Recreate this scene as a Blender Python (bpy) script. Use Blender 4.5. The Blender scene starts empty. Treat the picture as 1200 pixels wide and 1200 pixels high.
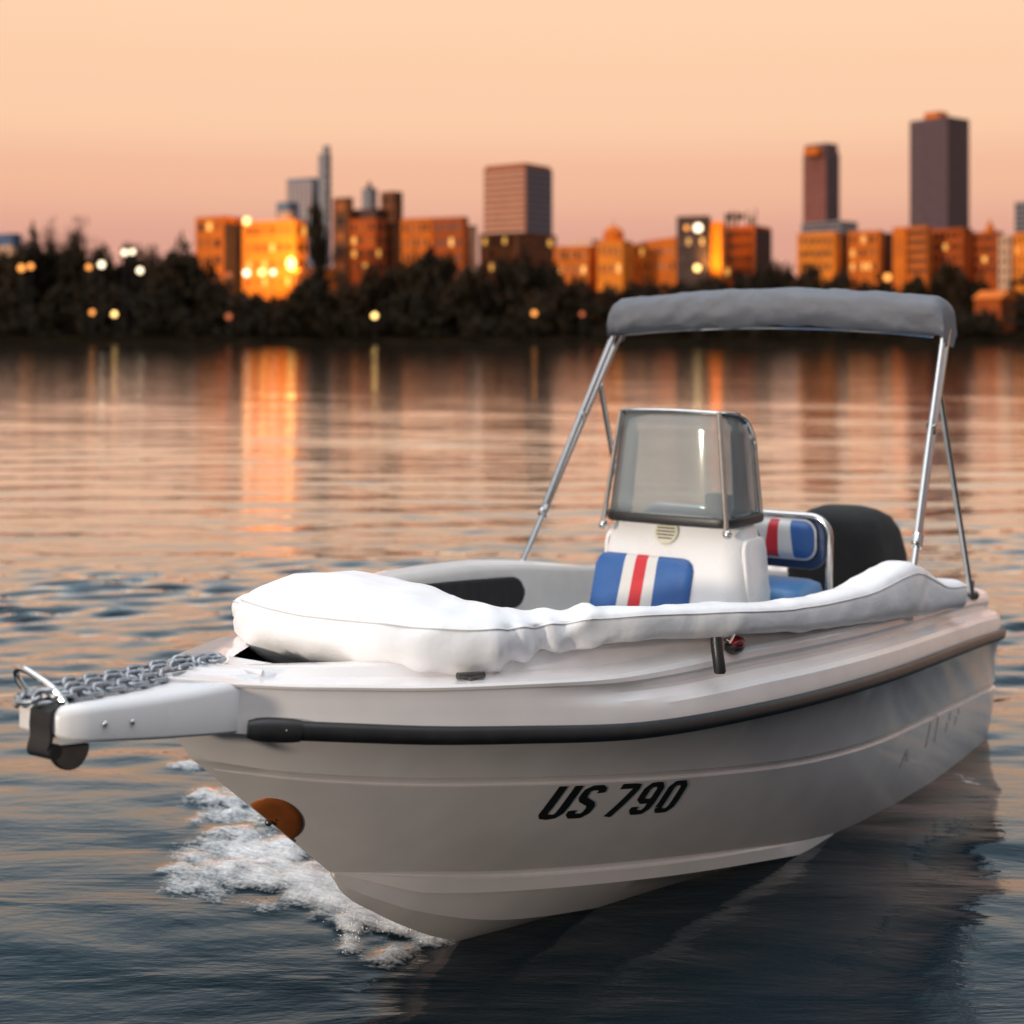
import bpy, bmesh, math, random
import numpy as np
from mathutils import Vector, Matrix, noise as mnoise

random.seed(7); rng = np.random.default_rng(7)
sc = bpy.context.scene
COL = sc.collection
F = 1650.0; V0 = 388.0; EYE = 1.822
BOAT_C = (0.80244, 5.7348); YAW = math.radians(32.1)
R = math.radians

# ------------------------------------------------------------------ materials
def new_mat(name):
    m = bpy.data.materials.new(name); m.use_nodes = True
    nt = m.node_tree
    for n in list(nt.nodes): nt.nodes.remove(n)
    out = nt.nodes.new('ShaderNodeOutputMaterial')
    return m, nt, out

def N(nt, typ, **kw):
    n = nt.nodes.new(typ)
    for k, v in kw.items():
        if k in n.inputs: n.inputs[k].default_value = v
        else: setattr(n, k, v)
    return n

def pmat(name, col, rough=0.5, metal=0.0, var=0.12, scale=6.0, bump=0.0, bscale=40.0, coat=0.0, emit=None, estr=0.0, spec=0.5):
    m, nt, out = new_mat(name)
    p = N(nt, 'ShaderNodeBsdfPrincipled')
    p.inputs['Roughness'].default_value = rough
    p.inputs['Metallic'].default_value = metal
    p.inputs['Specular IOR Level'].default_value = spec
    p.inputs['Coat Weight'].default_value = coat
    p.inputs['Coat Roughness'].default_value = 0.04
    tc = N(nt, 'ShaderNodeTexCoord')
    no = N(nt, 'ShaderNodeTexNoise'); no.inputs['Scale'].default_value = scale; no.inputs['Detail'].default_value = 5
    nt.links.new(tc.outputs['Object'], no.inputs['Vector'])
    cr = N(nt, 'ShaderNodeValToRGB')
    cr.color_ramp.elements[0].position = 0.3; cr.color_ramp.elements[1].position = 0.7
    cr.color_ramp.elements[0].color = (*[c * (1 - var) for c in col], 1)
    cr.color_ramp.elements[1].color = (*[min(1, c * (1 + var)) for c in col], 1)
    nt.links.new(no.outputs['Fac'], cr.inputs['Fac'])
    nt.links.new(cr.outputs['Color'], p.inputs['Base Color'])
    mr = N(nt, 'ShaderNodeMapRange')
    mr.inputs['To Min'].default_value = max(0.02, rough * 0.8); mr.inputs['To Max'].default_value = min(1, rough * 1.2)
    nt.links.new(no.outputs['Fac'], mr.inputs['Value']); nt.links.new(mr.outputs['Result'], p.inputs['Roughness'])
    if bump > 0:
        n2 = N(nt, 'ShaderNodeTexNoise'); n2.inputs['Scale'].default_value = bscale; n2.inputs['Detail'].default_value = 4
        nt.links.new(tc.outputs['Object'], n2.inputs['Vector'])
        b = N(nt, 'ShaderNodeBump'); b.inputs['Strength'].default_value = bump; b.inputs['Distance'].default_value = 0.01
        nt.links.new(n2.outputs['Fac'], b.inputs['Height']); nt.links.new(b.outputs['Normal'], p.inputs['Normal'])
    if emit:
        p.inputs['Emission Color'].default_value = (*emit, 1); p.inputs['Emission Strength'].default_value = estr
    nt.links.new(p.outputs['BSDF'], out.inputs['Surface'])
    return m

M = {}
M['gelcoat'] = pmat('white_gelcoat', (.81, .765, .752), .18, var=.045, scale=7, coat=.6)
M['liner'] = pmat('grey_white_liner', (.62, .61, .59), .35, var=.05, scale=8)
M['white_smooth'] = pmat('white_moulded_plastic', (.80, .79, .79), .28, var=.02, scale=5, coat=.15)
M['rubber'] = pmat('black_rubber', (.012, .012, .013), .38, var=.2, scale=20, bump=.05, bscale=150)
M['black_fabric'] = pmat('black_fabric', (.0065, .0065, .007), .85, var=.25, scale=10, bump=.35, bscale=60)
M['black_void'] = pmat('black_hollow', (.006, .006, .007), .9, var=.2, scale=10)  # black of the well lining and of the side pockets' painted shade
M['cover'] = pmat('white_vinyl_cover', (.90, .90, .915), .40, var=.025, scale=9, bump=.5, bscale=11)
M['cover_side'] = pmat('off_white_vinyl_cover', (.80, .79, .775), .45, var=.03, scale=9, bump=.25, bscale=14)
M['piping_grey'] = pmat('grey_stitching', (.62, .62, .62), .6, var=.05)
M['grey_canvas'] = pmat('grey_canvas', (.130, .14, .165), .62, var=.10, scale=14, bump=.5, bscale=22)
M['steel'] = pmat('polished_steel', (.62, .61, .59), .14, metal=1.0, var=.05, scale=30)
M['dark_steel'] = pmat('tarnished_steel', (.13, .125, .115), .35, metal=.9, var=.2, scale=25)
M['galv'] = pmat('galvanised_steel', (.36, .38, .41), .38, metal=.85, var=.25, scale=60, bump=.2, bscale=200)
M['blue_vinyl'] = pmat('blue_vinyl', (.028, .105, .32), .38, var=.08, scale=12, bump=.08, bscale=120)
M['navy_vinyl'] = pmat('navy_vinyl', (.012, .035, .10), .42, var=.1, scale=12, bump=.08, bscale=120)
M['lightblue_vinyl'] = pmat('light_blue_vinyl', (.06, .19, .40), .42, var=.06, scale=12)
M['white_vinyl'] = pmat('white_vinyl', (.66, .64, .62), .42, var=.03, scale=12, bump=.08, bscale=120)
M['red_vinyl'] = pmat('red_vinyl', (.56, .022, .032), .4, var=.06, scale=12, bump=.08, bscale=120)
M['cream'] = pmat('cream_plastic', (.62, .60, .47), .45, var=.04)
M['decal'] = pmat('black_decal', (.01, .01, .009), .35, var=.1)
M['faded_decal'] = pmat('faded_decal', (.50, .485, .44), .3, var=.06, scale=30)
M['roller_orange'] = pmat('roller_reflection_orange', (.30, .085, .018), .45, var=.35, scale=9)
M['red_lens'] = pmat('red_lens', (.16, .004, .008), .12, var=.1)
M['post'] = pmat('black_painted_post', (.008, .007, .006), .8, var=.1)
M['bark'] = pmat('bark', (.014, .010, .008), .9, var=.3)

def crease(m, sc1, st1, d1):
    nt = m.node_tree; p = next(n for n in nt.nodes if n.type == 'BSDF_PRINCIPLED'); tc = next(n for n in nt.nodes if n.type == 'TEX_COORD')
    no = N(nt, 'ShaderNodeTexNoise'); no.noise_type = 'RIDGED_MULTIFRACTAL'; no.inputs['Scale'].default_value = sc1; no.inputs['Detail'].default_value = 2; no.inputs['Distortion'].default_value = .6
    mp = N(nt, 'ShaderNodeMapping'); mp.inputs['Rotation'].default_value = (.3, .5, .7); mp.inputs['Scale'].default_value = (1, 1.6, 1.3)
    nt.links.new(tc.outputs['Object'], mp.inputs['Vector']); nt.links.new(mp.outputs[0], no.inputs['Vector'])
    b = N(nt, 'ShaderNodeBump'); b.inputs['Strength'].default_value = st1; b.inputs['Distance'].default_value = d1
    nt.links.new(no.outputs['Fac'], b.inputs['Height'])
    old = p.inputs['Normal'].links[0].from_node if p.inputs['Normal'].links else None
    if old: nt.links.new(old.outputs['Normal'], b.inputs['Normal'])
    nt.links.new(b.outputs['Normal'], p.inputs['Normal'])
crease(M['cover'], 3.2, .35, .03); crease(M['grey_canvas'], 4.0, .40, .02); crease(M['black_fabric'], 3.0, .3, .02)
def glass_mat():
    m, nt, out = new_mat('tinted_acrylic')
    tr = N(nt, 'ShaderNodeBsdfTransparent'); tr.inputs['Color'].default_value = (.78, .84, .85, 1)
    df = N(nt, 'ShaderNodeBsdfDiffuse'); df.inputs['Color'].default_value = (.72, .78, .80, 1)
    tl = N(nt, 'ShaderNodeBsdfTranslucent'); tl.inputs['Color'].default_value = (.72, .78, .80, 1)
    gl = N(nt, 'ShaderNodeBsdfGlossy'); gl.inputs['Roughness'].default_value = .05
    tc = N(nt, 'ShaderNodeTexCoord'); no = N(nt, 'ShaderNodeTexNoise'); no.inputs['Scale'].default_value = 4; no.inputs['Detail'].default_value = 6
    nt.links.new(tc.outputs['Object'], no.inputs['Vector'])
    mr = N(nt, 'ShaderNodeMapRange'); mr.inputs['To Min'].default_value = .30; mr.inputs['To Max'].default_value = .44
    nt.links.new(no.outputs['Fac'], mr.inputs['Value'])
    a = N(nt, 'ShaderNodeMixShader'); a.inputs['Fac'].default_value = .5
    nt.links.new(df.outputs[0], a.inputs[1]); nt.links.new(tl.outputs[0], a.inputs[2])
    b = N(nt, 'ShaderNodeMixShader'); nt.links.new(mr.outputs['Result'], b.inputs['Fac'])
    nt.links.new(tr.outputs[0], b.inputs[1]); nt.links.new(a.outputs[0], b.inputs[2])
    fr = N(nt, 'ShaderNodeFresnel'); fr.inputs['IOR'].default_value = 1.45
    c = N(nt, 'ShaderNodeMixShader'); nt.links.new(fr.outputs[0], c.inputs['Fac'])
    nt.links.new(b.outputs[0], c.inputs[1]); nt.links.new(gl.outputs[0], c.inputs[2])
    nt.links.new(c.outputs[0], out.inputs['Surface'])
    return m
M['acrylic'] = glass_mat()

def lamp_mat(name, col, s):
    m, nt, out = new_mat(name)
    e = N(nt, 'ShaderNodeEmission'); e.inputs['Color'].default_value = (*col, 1); e.inputs['Strength'].default_value = s
    nt.links.new(e.outputs[0], out.inputs['Surface']); return m
M['lamp_white'] = lamp_mat('lamp_white', (1, .82, .55), 3.5)
M['lamp_yellow'] = lamp_mat('lamp_yellow', (1, .62, .20), 4)
M['lamp_orange'] = lamp_mat('lamp_orange', (1, .36, .08), 2.2)
M['lamp_dim'] = lamp_mat('lamp_dim', (1, .25, .10), .7)
M['flood'] = lamp_mat('flood_lamp', (1, .66, .20), 5)

# ------------------------------------------------------------------ mesh helpers
class MB:
    def __init__(s): s.v = []; s.f = []; s.mi = []
    def add(s, verts, faces, mi=0):
        o = len(s.v); s.v += [tuple(v) for v in verts]
        for f in faces: s.f.append(tuple(i + o for i in f)); s.mi.append(mi)
        return o
    def box(s, c, d, rz=0.0, mi=0, taper=1.0):
        cx, cy, cz = c; dx, dy, dz = [a / 2 for a in d]
        vs = []
        for k, t in ((-1, 1.0), (1, taper)):
            for x, y in ((-1, -1), (1, -1), (1, 1), (-1, 1)):
                X, Y = x * dx * t, y * dy * t
                vs.append((cx + X * math.cos(rz) - Y * math.sin(rz), cy + X * math.sin(rz) + Y * math.cos(rz), cz + k * dz))
        s.add(vs, [(3, 2, 1, 0), (4, 5, 6, 7), (0, 1, 5, 4), (1, 2, 6, 5), (2, 3, 7, 6), (3, 0, 4, 7)], mi)
    def tube(s, pts, r, n=10, mi=0, closed=False, caps=True, sx=1.0, sz=1.0):
        pts = [Vector(p) for p in pts]; m = len(pts); base = len(s.v); up = Vector((0, 0, 1)); prev = None
        for i, p in enumerate(pts):
            if closed: t = (pts[(i + 1) % m] - pts[i - 1])
            else: t = pts[min(i + 1, m - 1)] - pts[max(i - 1, 0)]
            t.normalize()
            a = up if abs(t.dot(up)) < .95 else Vector((1, 0, 0))
            if prev is None: u = t.cross(a).normalized()
            else:
                u = (prev - t * prev.dot(t)).normalized()
            prev = u; w = t.cross(u)
            rr = r[i] if isinstance(r, (list, tuple)) else r
            for k in range(n):
                an = 2 * math.pi * k / n
                s.v.append(tuple(p + u * (rr * sx * math.cos(an)) + w * (rr * sz * math.sin(an))))
        rng_ = range(m if closed else m - 1)
        for i in rng_:
            j = (i + 1) % m
            for k in range(n):
                k2 = (k + 1) % n
                s.f.append((base + i * n + k, base + i * n + k2, base + j * n + k2, base + j * n + k)); s.mi.append(mi)
        if caps and not closed:
            s.f.append(tuple(base + k for k in range(n))[::-1]); s.mi.append(mi)
            s.f.append(tuple(base + (m - 1) * n + k for k in range(n))); s.mi.append(mi)
    def grid(s, rows, mi=0, closed=False, flip=False):
        """rows: list of equal-length vertex lists"""
        n = len(rows[0]); base = len(s.v)
        for r_ in rows: s.v += [tuple(p) for p in r_]
        for i in range(len(rows) - 1):
            for k in range(n if closed else n - 1):
                k2 = (k + 1) % n
                q = (base + i * n + k, base + i * n + k2, base + (i + 1) * n + k2, base + (i + 1) * n + k)
                s.f.append(q[::-1] if flip else q); s.mi.append(mi if not callable(mi) else mi(i, k))
    def sphere(s, c, r, nu=10, nv=7, mi=0, sq=(1, 1, 1)):
        rows = []
        for i in range(nv + 1):
            a = math.pi * i / nv
            rows.append([(c[0] + r * sq[0] * math.sin(a) * math.cos(2 * math.pi * k / nu),
                          c[1] + r * sq[1] * math.sin(a) * math.sin(2 * math.pi * k / nu),
                          c[2] + r * sq[2] * math.cos(a)) for k in range(nu)])
        s.grid(rows, mi, closed=True, flip=False)
    def prism(s, outline, origin, eu, ev, en, depth, mi=0, mi_side=None):
        """outline in (a,b); extruded along en by depth, centred front face at origin"""
        o = Vector(origin); eu = Vector(eu); ev = Vector(ev); en = Vector(en); n = len(outline)
        fr = [o + eu * a + ev * b for a, b in outline]; bk = [p - en * depth for p in fr]
        base = s.add(fr + bk, [])
        s.f.append(tuple(base + i for i in range(n))); s.mi.append(mi)
        s.f.append(tuple(base + n + i for i in range(n))[::-1]); s.mi.append(mi)
        for i in range(n):
            j = (i + 1) % n
            s.f.append((base + i, base + n + i, base + n + j, base + j)); s.mi.append(mi if mi_side is None else mi_side)
    def build(s, name, mats, parent=None, smooth=True, bevel=0.0, angle=35, weld=False, seg=2, recalc=True):
        me = bpy.data.meshes.new(name); me.from_pydata(s.v, [], s.f)
        if not isinstance(mats, (list, tuple)): mats = [mats]
        for m in mats: me.materials.append(m)
        me.polygons.foreach_set('material_index', s.mi)
        bm = bmesh.new(); bm.from_mesh(me)
        bmesh.ops.remove_doubles(bm, verts=bm.verts, dist=1e-5 if not weld else weld)
        if recalc: bmesh.ops.recalc_face_normals(bm, faces=bm.faces)
        for f in bm.faces: f.smooth = smooth
        if smooth:
            for e in bm.edges:
                if len(e.link_faces) == 2 and e.calc_face_angle(0) > R(angle): e.smooth = False
        bm.to_mesh(me); bm.free()
        o = bpy.data.objects.new(name, me); COL.objects.link(o)
        if parent: o.parent = parent
        if bevel > 0:
            b = o.modifiers.new('bevel', 'BEVEL'); b.width = bevel; b.segments = seg; b.limit_method = 'ANGLE'; b.angle_limit = R(40)
            b.harden_normals = False
        return o

def empty(name, loc=(0, 0, 0), rz=0.0):
    o = bpy.data.objects.new(name, None); COL.objects.link(o); o.location = loc; o.rotation_euler = (0, 0, rz)
    o.empty_display_size = .2
    return o
def tag(o, label=None, cat=None, group=None, kind=None):
    if label: o['label'] = label
    if cat: o['category'] = cat
    if group: o['group'] = group
    if kind: o['kind'] = kind
    return o
def interp(x, tab):
    xs = [t[0] for t in tab]; ys = [t[1] for t in tab]
    if xs[0] > xs[-1]: xs = xs[::-1]; ys = ys[::-1]
    return float(np.interp(x, xs, ys))
class Curve1:
    """smooth monotone-ish interpolation through a table"""
    def __init__(s, tab):
        tab = sorted(tab); s.x = np.array([t[0] for t in tab], float); s.y = np.array([t[1] for t in tab], float)
        d = np.diff(s.y) / np.diff(s.x); m = np.zeros(len(s.x)); m[0] = d[0]; m[-1] = d[-1]
        for i in range(1, len(s.x) - 1):
            m[i] = 0 if d[i - 1] * d[i] < 0 else (2 * d[i - 1] * d[i] / (d[i - 1] + d[i]) if d[i - 1] + d[i] != 0 else 0)
        s.m = m
    def __call__(s, x):
        x = min(max(x, s.x[0]), s.x[-1]); i = int(np.clip(np.searchsorted(s.x, x) - 1, 0, len(s.x) - 2))
        h = s.x[i + 1] - s.x[i]; t = (x - s.x[i]) / h
        return float((2 * t**3 - 3 * t**2 + 1) * s.y[i] + (t**3 - 2 * t**2 + t) * h * s.m[i] + (-2 * t**3 + 3 * t**2) * s.y[i + 1] + (t**3 - t**2) * h * s.m[i + 1])

def densify(pts, n=4):
    P_ = [Vector(p) for p in pts]; out = []
    for i in range(len(P_) - 1):
        p0, p1, p2, p3 = P_[max(0, i - 1)], P_[i], P_[i + 1], P_[min(len(P_) - 1, i + 2)]
        for j in range(n):
            t = j / n
            out.append(.5 * ((2 * p1) + (p2 - p0) * t + (2 * p0 - 5 * p1 + 4 * p2 - p3) * t * t + (3 * p1 - p0 - 3 * p2 + p3) * t ** 3))
    out.append(P_[-1]); return out

# ================================================================== THE BOAT
# boat frame: +x bow, +y port, z up from the water
boat = empty('motorboat', (BOAT_C[0], BOAT_C[1], 0), math.atan2(-math.cos(YAW), -math.sin(YAW)))
tag(boat, 'white open motorboat with grey folded bimini, lettered US 790 on its side', 'boat')

def yrail(x):
    if x < 0: return .89 - .012 * x * x
    return .89 * max(0.0, 1 - (x / 3.0) ** 2.3) ** .75
zrail = Curve1([(-1.35, .45), (-1.15, .472), (-.85, .507), (-.14, .577), (.77, .656), (1.33, .700), (1.87, .746), (2.3, .812), (2.52, .848), (2.7, .882), (2.87, .912), (3.0, .93)])
def ykn(x):
    if x < 0: return .80 + .045 * min(1, -x / 1.2) ** 1.2
    return .80 * max(0.0, 1 - (x / 2.914) ** 2) ** .85
zkn = Curve1([(2.914, .832), (2.737, .776), (2.44, .707), (2.2, .661), (1.56, .544), (.788, .421), (0, .335), (-1.2, .25)])
yco = Curve1([(2.408, 0), (2.2, .10), (1.93, .20), (1.375, .39), (1.08, .48), (.84, .548), (.5, .63), (0, .70), (-.5, .755), (-1.25, .785)])
zco = Curve1([(2.408, .402), (1.93, .278), (1.375, .17), (1.08, .12), (.84, .083), (.5, .03), (0, -.04), (-1.25, -.16)])
zkeel = Curve1([(2.408, .402), (2.362, .335), (2.214, .227), (2.056, .128), (1.93, .058), (1.8, .0), (1.6, -.06), (1.2, -.14), (0, -.27), (-1.25, -.36)])
def hh(x): return 1.0 if x < 1.3 else 1.0 - .42 * min(1, (x - 1.3) / 1.5)          # height scale of the moulded topside
ctz = Curve1([(-1.3, .012), (-.4, .012), (-.1, .03), (.17, .055), (.5, .08), (.83, .095), (1.38, .10), (1.9, .075), (2.3, .045), (2.6, .03), (3.0, .012)])
def iw(x): return .028 * min(1, max(0, (x - 1.9) / .4))

XS, XB = -1.2, 3.0
SQ = [0, .04, .12, .3, .5, .7, .86, .92, .93, .985, 1.0]; ICO = 8
def hull_curves(t):
    """section points (port side) at parameter t 0 stern..1 bow, from keel up to the inner liner"""
    def X(a, b): return a + (b - a) * t
    pts = []
    xk = X(-1.13, 2.408)
    K = (xk, 0.0, zkeel(xk))
    co = (xk, yco(xk), zco(xk))
    kc = min(1, yco(xk) / .12)
    ci = (xk, max(0, yco(xk) - .004 * kc), zco(xk) - .048 * kc)
    k2 = kc * min(1, max(0, (xk - .55) / .7))
    co2 = (xk, yco(xk) + .011 * k2, zco(xk) - .006 * kc)
    w = ci[1]
    st = (xk, w * .55, K[2] + (ci[2] - K[2]) * .50)
    st2 = (xk, w * .55 + .018 * min(1, w / .2), K[2] + (ci[2] - K[2]) * .50 - .006)
    pts += [K, (xk, w * .28, K[2] + (ci[2] - K[2]) * .24), st, st2, (xk, w * .8, K[2] + (ci[2] - K[2]) * .77), (xk, max(0, ci[1] - .016 * kc), ci[2] - .004 * kc), ci, co2, co]
    xn = X(-1.225, 2.914)
    kn = (xn, ykn(xn), zkn(xn))
    # gently convex side between chine and knuckle
    for q in SQ[1:-1]:
        bul = .018 * math.sin(math.pi * q) * min(1, kn[1] / .3)
        ins = -.010 if q > .925 else 0
        pts.append(tuple(co[i] + (kn[i] - co[i]) * q for i in range(3)))
        pts[-1] = (pts[-1][0], max(0, pts[-1][1] + bul + ins * min(1, kn[1] / .1)), pts[-1][2])
    pts.append(kn)
    xr = X(-1.215, XB); yr = yrail(xr); zr = zrail(xr)
    for q in (.15, .5, .85):
        fl = -.012 * math.sin(math.pi * q)
        p = tuple(kn[i] + ((xr, yr, zr)[i] - kn[i]) * q for i in range(3))
        pts.append((p[0], max(0, p[1] + fl * min(1, p[1] / .1)), p[2] + .004))
    pts.append((xr, yr, zr - .012))
    pts.append((xr, yr, zr + .02))
    s_ = hh(xr); k = min(1, yr / .12)
    top = [(-.003, .05), (-.008, .074), (-.020, .088), (-.045, .096), (-.058, .106), (-.060, .118), (-.054, .132), (-.051, .146), (-.055, .162), (-.067, .176), (-.088, .184)]
    flat = [(-.002, .050), (-.003, .078), (-.004, .100), (-.005, .118), (-.006, .134), (-.006, .147), (-.007, .157), (-.002, .162), (-.001, .172), (-.008, .181), (-.03, .184)]
    g = min(1, max(0, (xr - 1.55) / .75)); g = g * g * (3 - 2 * g)
    for (dy, dz), (fy, fz) in zip(top, flat):
        pts.append((xr, max(0, yr + (dy + (fy - dy) * g) * k), zr + (dz + (fz - dz) * g) * s_))
    c = ctz(xr)
    for dy, f_ in ((-.105, .15), (-.118, .55), (-.130, .9), (-.145, 1.0), (-.168, 1.0), (-.182, .8)):
        pts.append((xr, max(0, yr + (dy - (iw(xr) if dy < -.16 else 0)) * k), zr + .184 * s_ + c * f_))
    return pts
NT = 74
ts = [1 - (1 - i / NT) ** 1.25 for i in range(NT + 1)]
secs = [hull_curves(t) for t in ts]
NP = len(secs[0])
# rounded stern corner: extra stations in front of the first one, curling inward
def stern_extra(sec, ang):
    r = .13; out = []
    for (x, y, z) in sec:
        k = min(1, y / .3)
        out.append((x - r * math.sin(ang) * k - .0, max(0, y - r * (1 - math.cos(ang)) * k), z))
    return out
extra = [stern_extra(secs[0], R(a)) for a in (80, 60, 40, 20)]
allsec = extra + secs
hb = MB()
for sgn in (1, -1):
    rows = [[(p[0], p[1] * sgn, p[2]) for p in s_] for s_ in allsec]
    hb.grid(rows)
# transom
e0 = allsec[0]
for i in range(NP - 1):
    a, b = e0[i], e0[i + 1]
    hb.add([a, b, (b[0], -b[1], b[2]), (a[0], -a[1], a[2])], [(0, 1, 2, 3)])
hull = hb.build('hull', M['gelcoat'], boat, angle=24, weld=2e-4)

# inner liner: from the inner lip down to a sole
lb = MB(); rowsP = []
def liner_pts(s_):
    x, y, z = s_[-1]
    zsole = .42 + .06 * max(0, x)
    zsole = min(zsole, z - .05)
    dep = [(0, 0), (.012, .02), (.02, .06), (.03, .35), (.04, .75), (.06, .95), (.10, 1.0)]
    return [(x, max(0, y - d * min(1, y / .15)), z + (zsole - z) * f) for d, f in dep] + [(x, 0, zsole)]
for s_ in [c for c in secs[1:] if c[-1][0] < 2.22]:
    q = liner_pts(s_)
    rowsP.append([(a, b, c) for a, b, c in q] + [(a, -b, c) for a, b, c in q[::-1]][1:])
lb.grid(rowsP)
q = rowsP[0]; lb.add(q, [tuple(range(len(q)))]); q = rowsP[-1]; lb.add(q, [tuple(range(len(q)))])
liner = lb.build('cockpit_liner', M['liner'], boat, angle=40, weld=2e-4)
# aft deck closing the stern between transom and cockpit
ab = MB()
pe = [s_[-1] for s_ in allsec[:6]]
for a, b in zip(pe[:-1], pe[1:]):
    ab.add([(a[0], a[1], a[2] - .012), (b[0], b[1], b[2] - .012), (b[0], -b[1], b[2] - .012), (a[0], -a[1], a[2] - .012)], [(0, 1, 2, 3)])
ab.build('aft_deck', M['gelcoat'], boat)

# dark anchor well and foredeck
def inner_y(x):
    k = min(1, yrail(x) / .12); return max(0.01, yrail(x) - (.186 + iw(x)) * k)
def zdeck(x): return zrail(x) + .184 * hh(x)
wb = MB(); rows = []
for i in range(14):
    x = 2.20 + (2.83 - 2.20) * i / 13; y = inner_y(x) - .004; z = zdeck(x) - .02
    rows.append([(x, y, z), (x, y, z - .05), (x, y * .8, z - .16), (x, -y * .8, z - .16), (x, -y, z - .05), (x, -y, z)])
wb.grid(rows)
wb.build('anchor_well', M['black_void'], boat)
fb = MB(); rows = []
for i in range(12):
    x = 1.55 + (2.24 - 1.55) * i / 11; y = inner_y(x) - .006; z = zdeck(x) - .012
    rows.append([(x, y, z), (x, y * .5, z + .012), (x, 0, z + .016), (x, -y * .5, z + .012), (x, -y, z)])
fb.grid(rows); fb.grid([[(p[0], p[1], p[2] - .05) for p in r_] for r_ in rows])
q0, = [rows[0]]
fb.add([*q0, *[(p[0], p[1], .48) for p in q0[::-1]]], [tuple(range(10))])
fb.build('foredeck', M['gelcoat'], boat)

# black rubbing strake with end cap and screw
for sgn in (1, -1):
    pts = []
    xs = np.linspace(2.865, -1.2, 60)
    for x in xs: pts.append((x, sgn * (yrail(x) + .006), zrail(x)))
    for a in (20, 40, 60, 80):
        x0 = -1.215; pts.append((x0 - .13 * math.sin(R(a)), sgn * (yrail(x0) - .13 * (1 - math.cos(R(a))) + .004), zrail(x0) + .004))
    rb = MB(); rb.tube(pts, .0225, n=14, sx=.8, sz=1.0)
    strip = rb.build('rubbing_strake', M['rubber'], boat, angle=60)
    cb = MB(); cp = []
    for x in np.linspace(2.885, 2.79, 8): cp.append((x, sgn * (yrail(x) + .009), zrail(x)))
    cb.tube(cp, [.020, .026, .028, .0285, .0285, .028, .027, .0245], n=14, sx=.75)
    cb.build('end_cap', M['rubber'], strip, angle=50)
    if sgn == 1:
        sb = MB(); xx = 2.83; sb.sphere((xx, yrail(xx) + .031, zrail(xx) + .002), .004)
        sb.build('screw', M['steel'], strip)

# bow sprit with roller
spr = MB(); rows = []
for x, yc, w, zt, zb in ((2.70, 0, .135, 1.018, .86), (2.86, 0, .132, 1.018, .898), (3.0, .004, .122, 1.026, .922), (3.12, .008, .112, 1.036, .944), (3.22, .012, .104, 1.047, .964), (3.30, .014, .095, 1.056, .980), (3.34, .014, .08, 1.058, .990), (3.358, .014, .058, 1.052, .998)):
    sec = [(x, yc - w, zb), (x, yc + w, zb), (x, yc + w, zt - .018), (x, yc + w - .008, zt - .006), (x, yc + w - .02, zt), (x, yc - w + .02, zt), (x, yc - w + .008, zt - .006), (x, yc - w, zt - .018)]
    rows.append(sec)
spr.grid(rows, closed=True); spr.add(rows[-1], [tuple(range(8))]); spr.add(rows[0], [tuple(range(8))])
sprit = spr.build('bow_sprit', M['white_smooth'], boat, bevel=.006, angle=45)
rg = MB(); rg.tube([(2.80, -.12, 1.020), (2.82, 0, 1.024), (2.80, .12, 1.020)], .008); rg.build('root_ridge', M['white_smooth'], sprit)
st = MB()
prof = [(3.30, 1.064), (3.345, 1.064), (3.368, 1.050), (3.371, 1.02), (3.369, .995), (3.376, .978), (3.372, .960), (3.352, .953), (3.342, .960)]
rows = []
for x, z in prof: rows.append([(x, .002, z), (x, .064, z)])
rows2 = [[(a - .008, y, z) for a, y, z in r_] for r_ in rows]
st.grid(rows); st.grid(rows2, flip=True)
for i in range(len(rows) - 1):
    for k in (0, 1):
        st.add([rows[i][k], rows[i + 1][k], rows2[i + 1][k], rows2[i][k]], [(0, 1, 2, 3)])
st.build('roller_strap', M['rubber'], sprit, angle=40)
for bx2, bz2 in ((3.20, 1.0), (3.27, 1.012)):
    sb = MB(); sb.sphere((bx2, .012 + .108 - .06 * (bx2 - 3.15), bz2), .0065, 10, 6); sb.build('bolt', M['steel'], sprit)
rl = MB(); rl.tube([(3.358, -.002, .968), (3.358, .068, .968)], .016, n=16); rl.build('roller', M['rubber'], sprit, angle=50)
lp = MB(); out = [(.050 * math.cos(R(a)), .052 * math.sin(R(a))) for a in np.linspace(180, 360, 15)]
lp.prism(out, (3.318, .066, .972), (-1, 0, -.16), (0, 0, 1), (0, 1, 0), .014)
lp.build('roller_bracket', M['dark_steel'], sprit, smooth=False, bevel=.003)
hp = MB()
hp.tube(densify([(3.325, .066, 1.050), (3.33, .03, 1.084), (3.335, -.02, 1.106), (3.335, -.062, 1.117), (3.33, -.088, 1.108), (3.325, -.086, 1.086), (3.315, -.06, 1.052)], 5), .0075, n=10); hp.build('chain_hoop', M['steel'], sprit)

# lettering on the port side -------------------------------------------------
def side_point(xk, q):
    """xk: boat x; q 0 chine .. 1 knuckle, on the outer skin"""
    # find t whose interpolated x matches
    lo, hi = 0.0, 1.0
    for _ in range(40):
        t = (lo + hi) / 2; s_ = hull_curves(t)
        x = s_[ICO][0] + (s_[ICO + 10][0] - s_[ICO][0]) * q
        if x < xk: lo = t
        else: hi = t
    s_ = hull_curves(t); qs = SQ
    ys = [s_[ICO + i][1] for i in range(11)]; zs = [s_[ICO + i][2] for i in range(11)]
    return Vector((xk, float(np.interp(q, qs, ys)), float(np.interp(q, qs, zs))))
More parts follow.
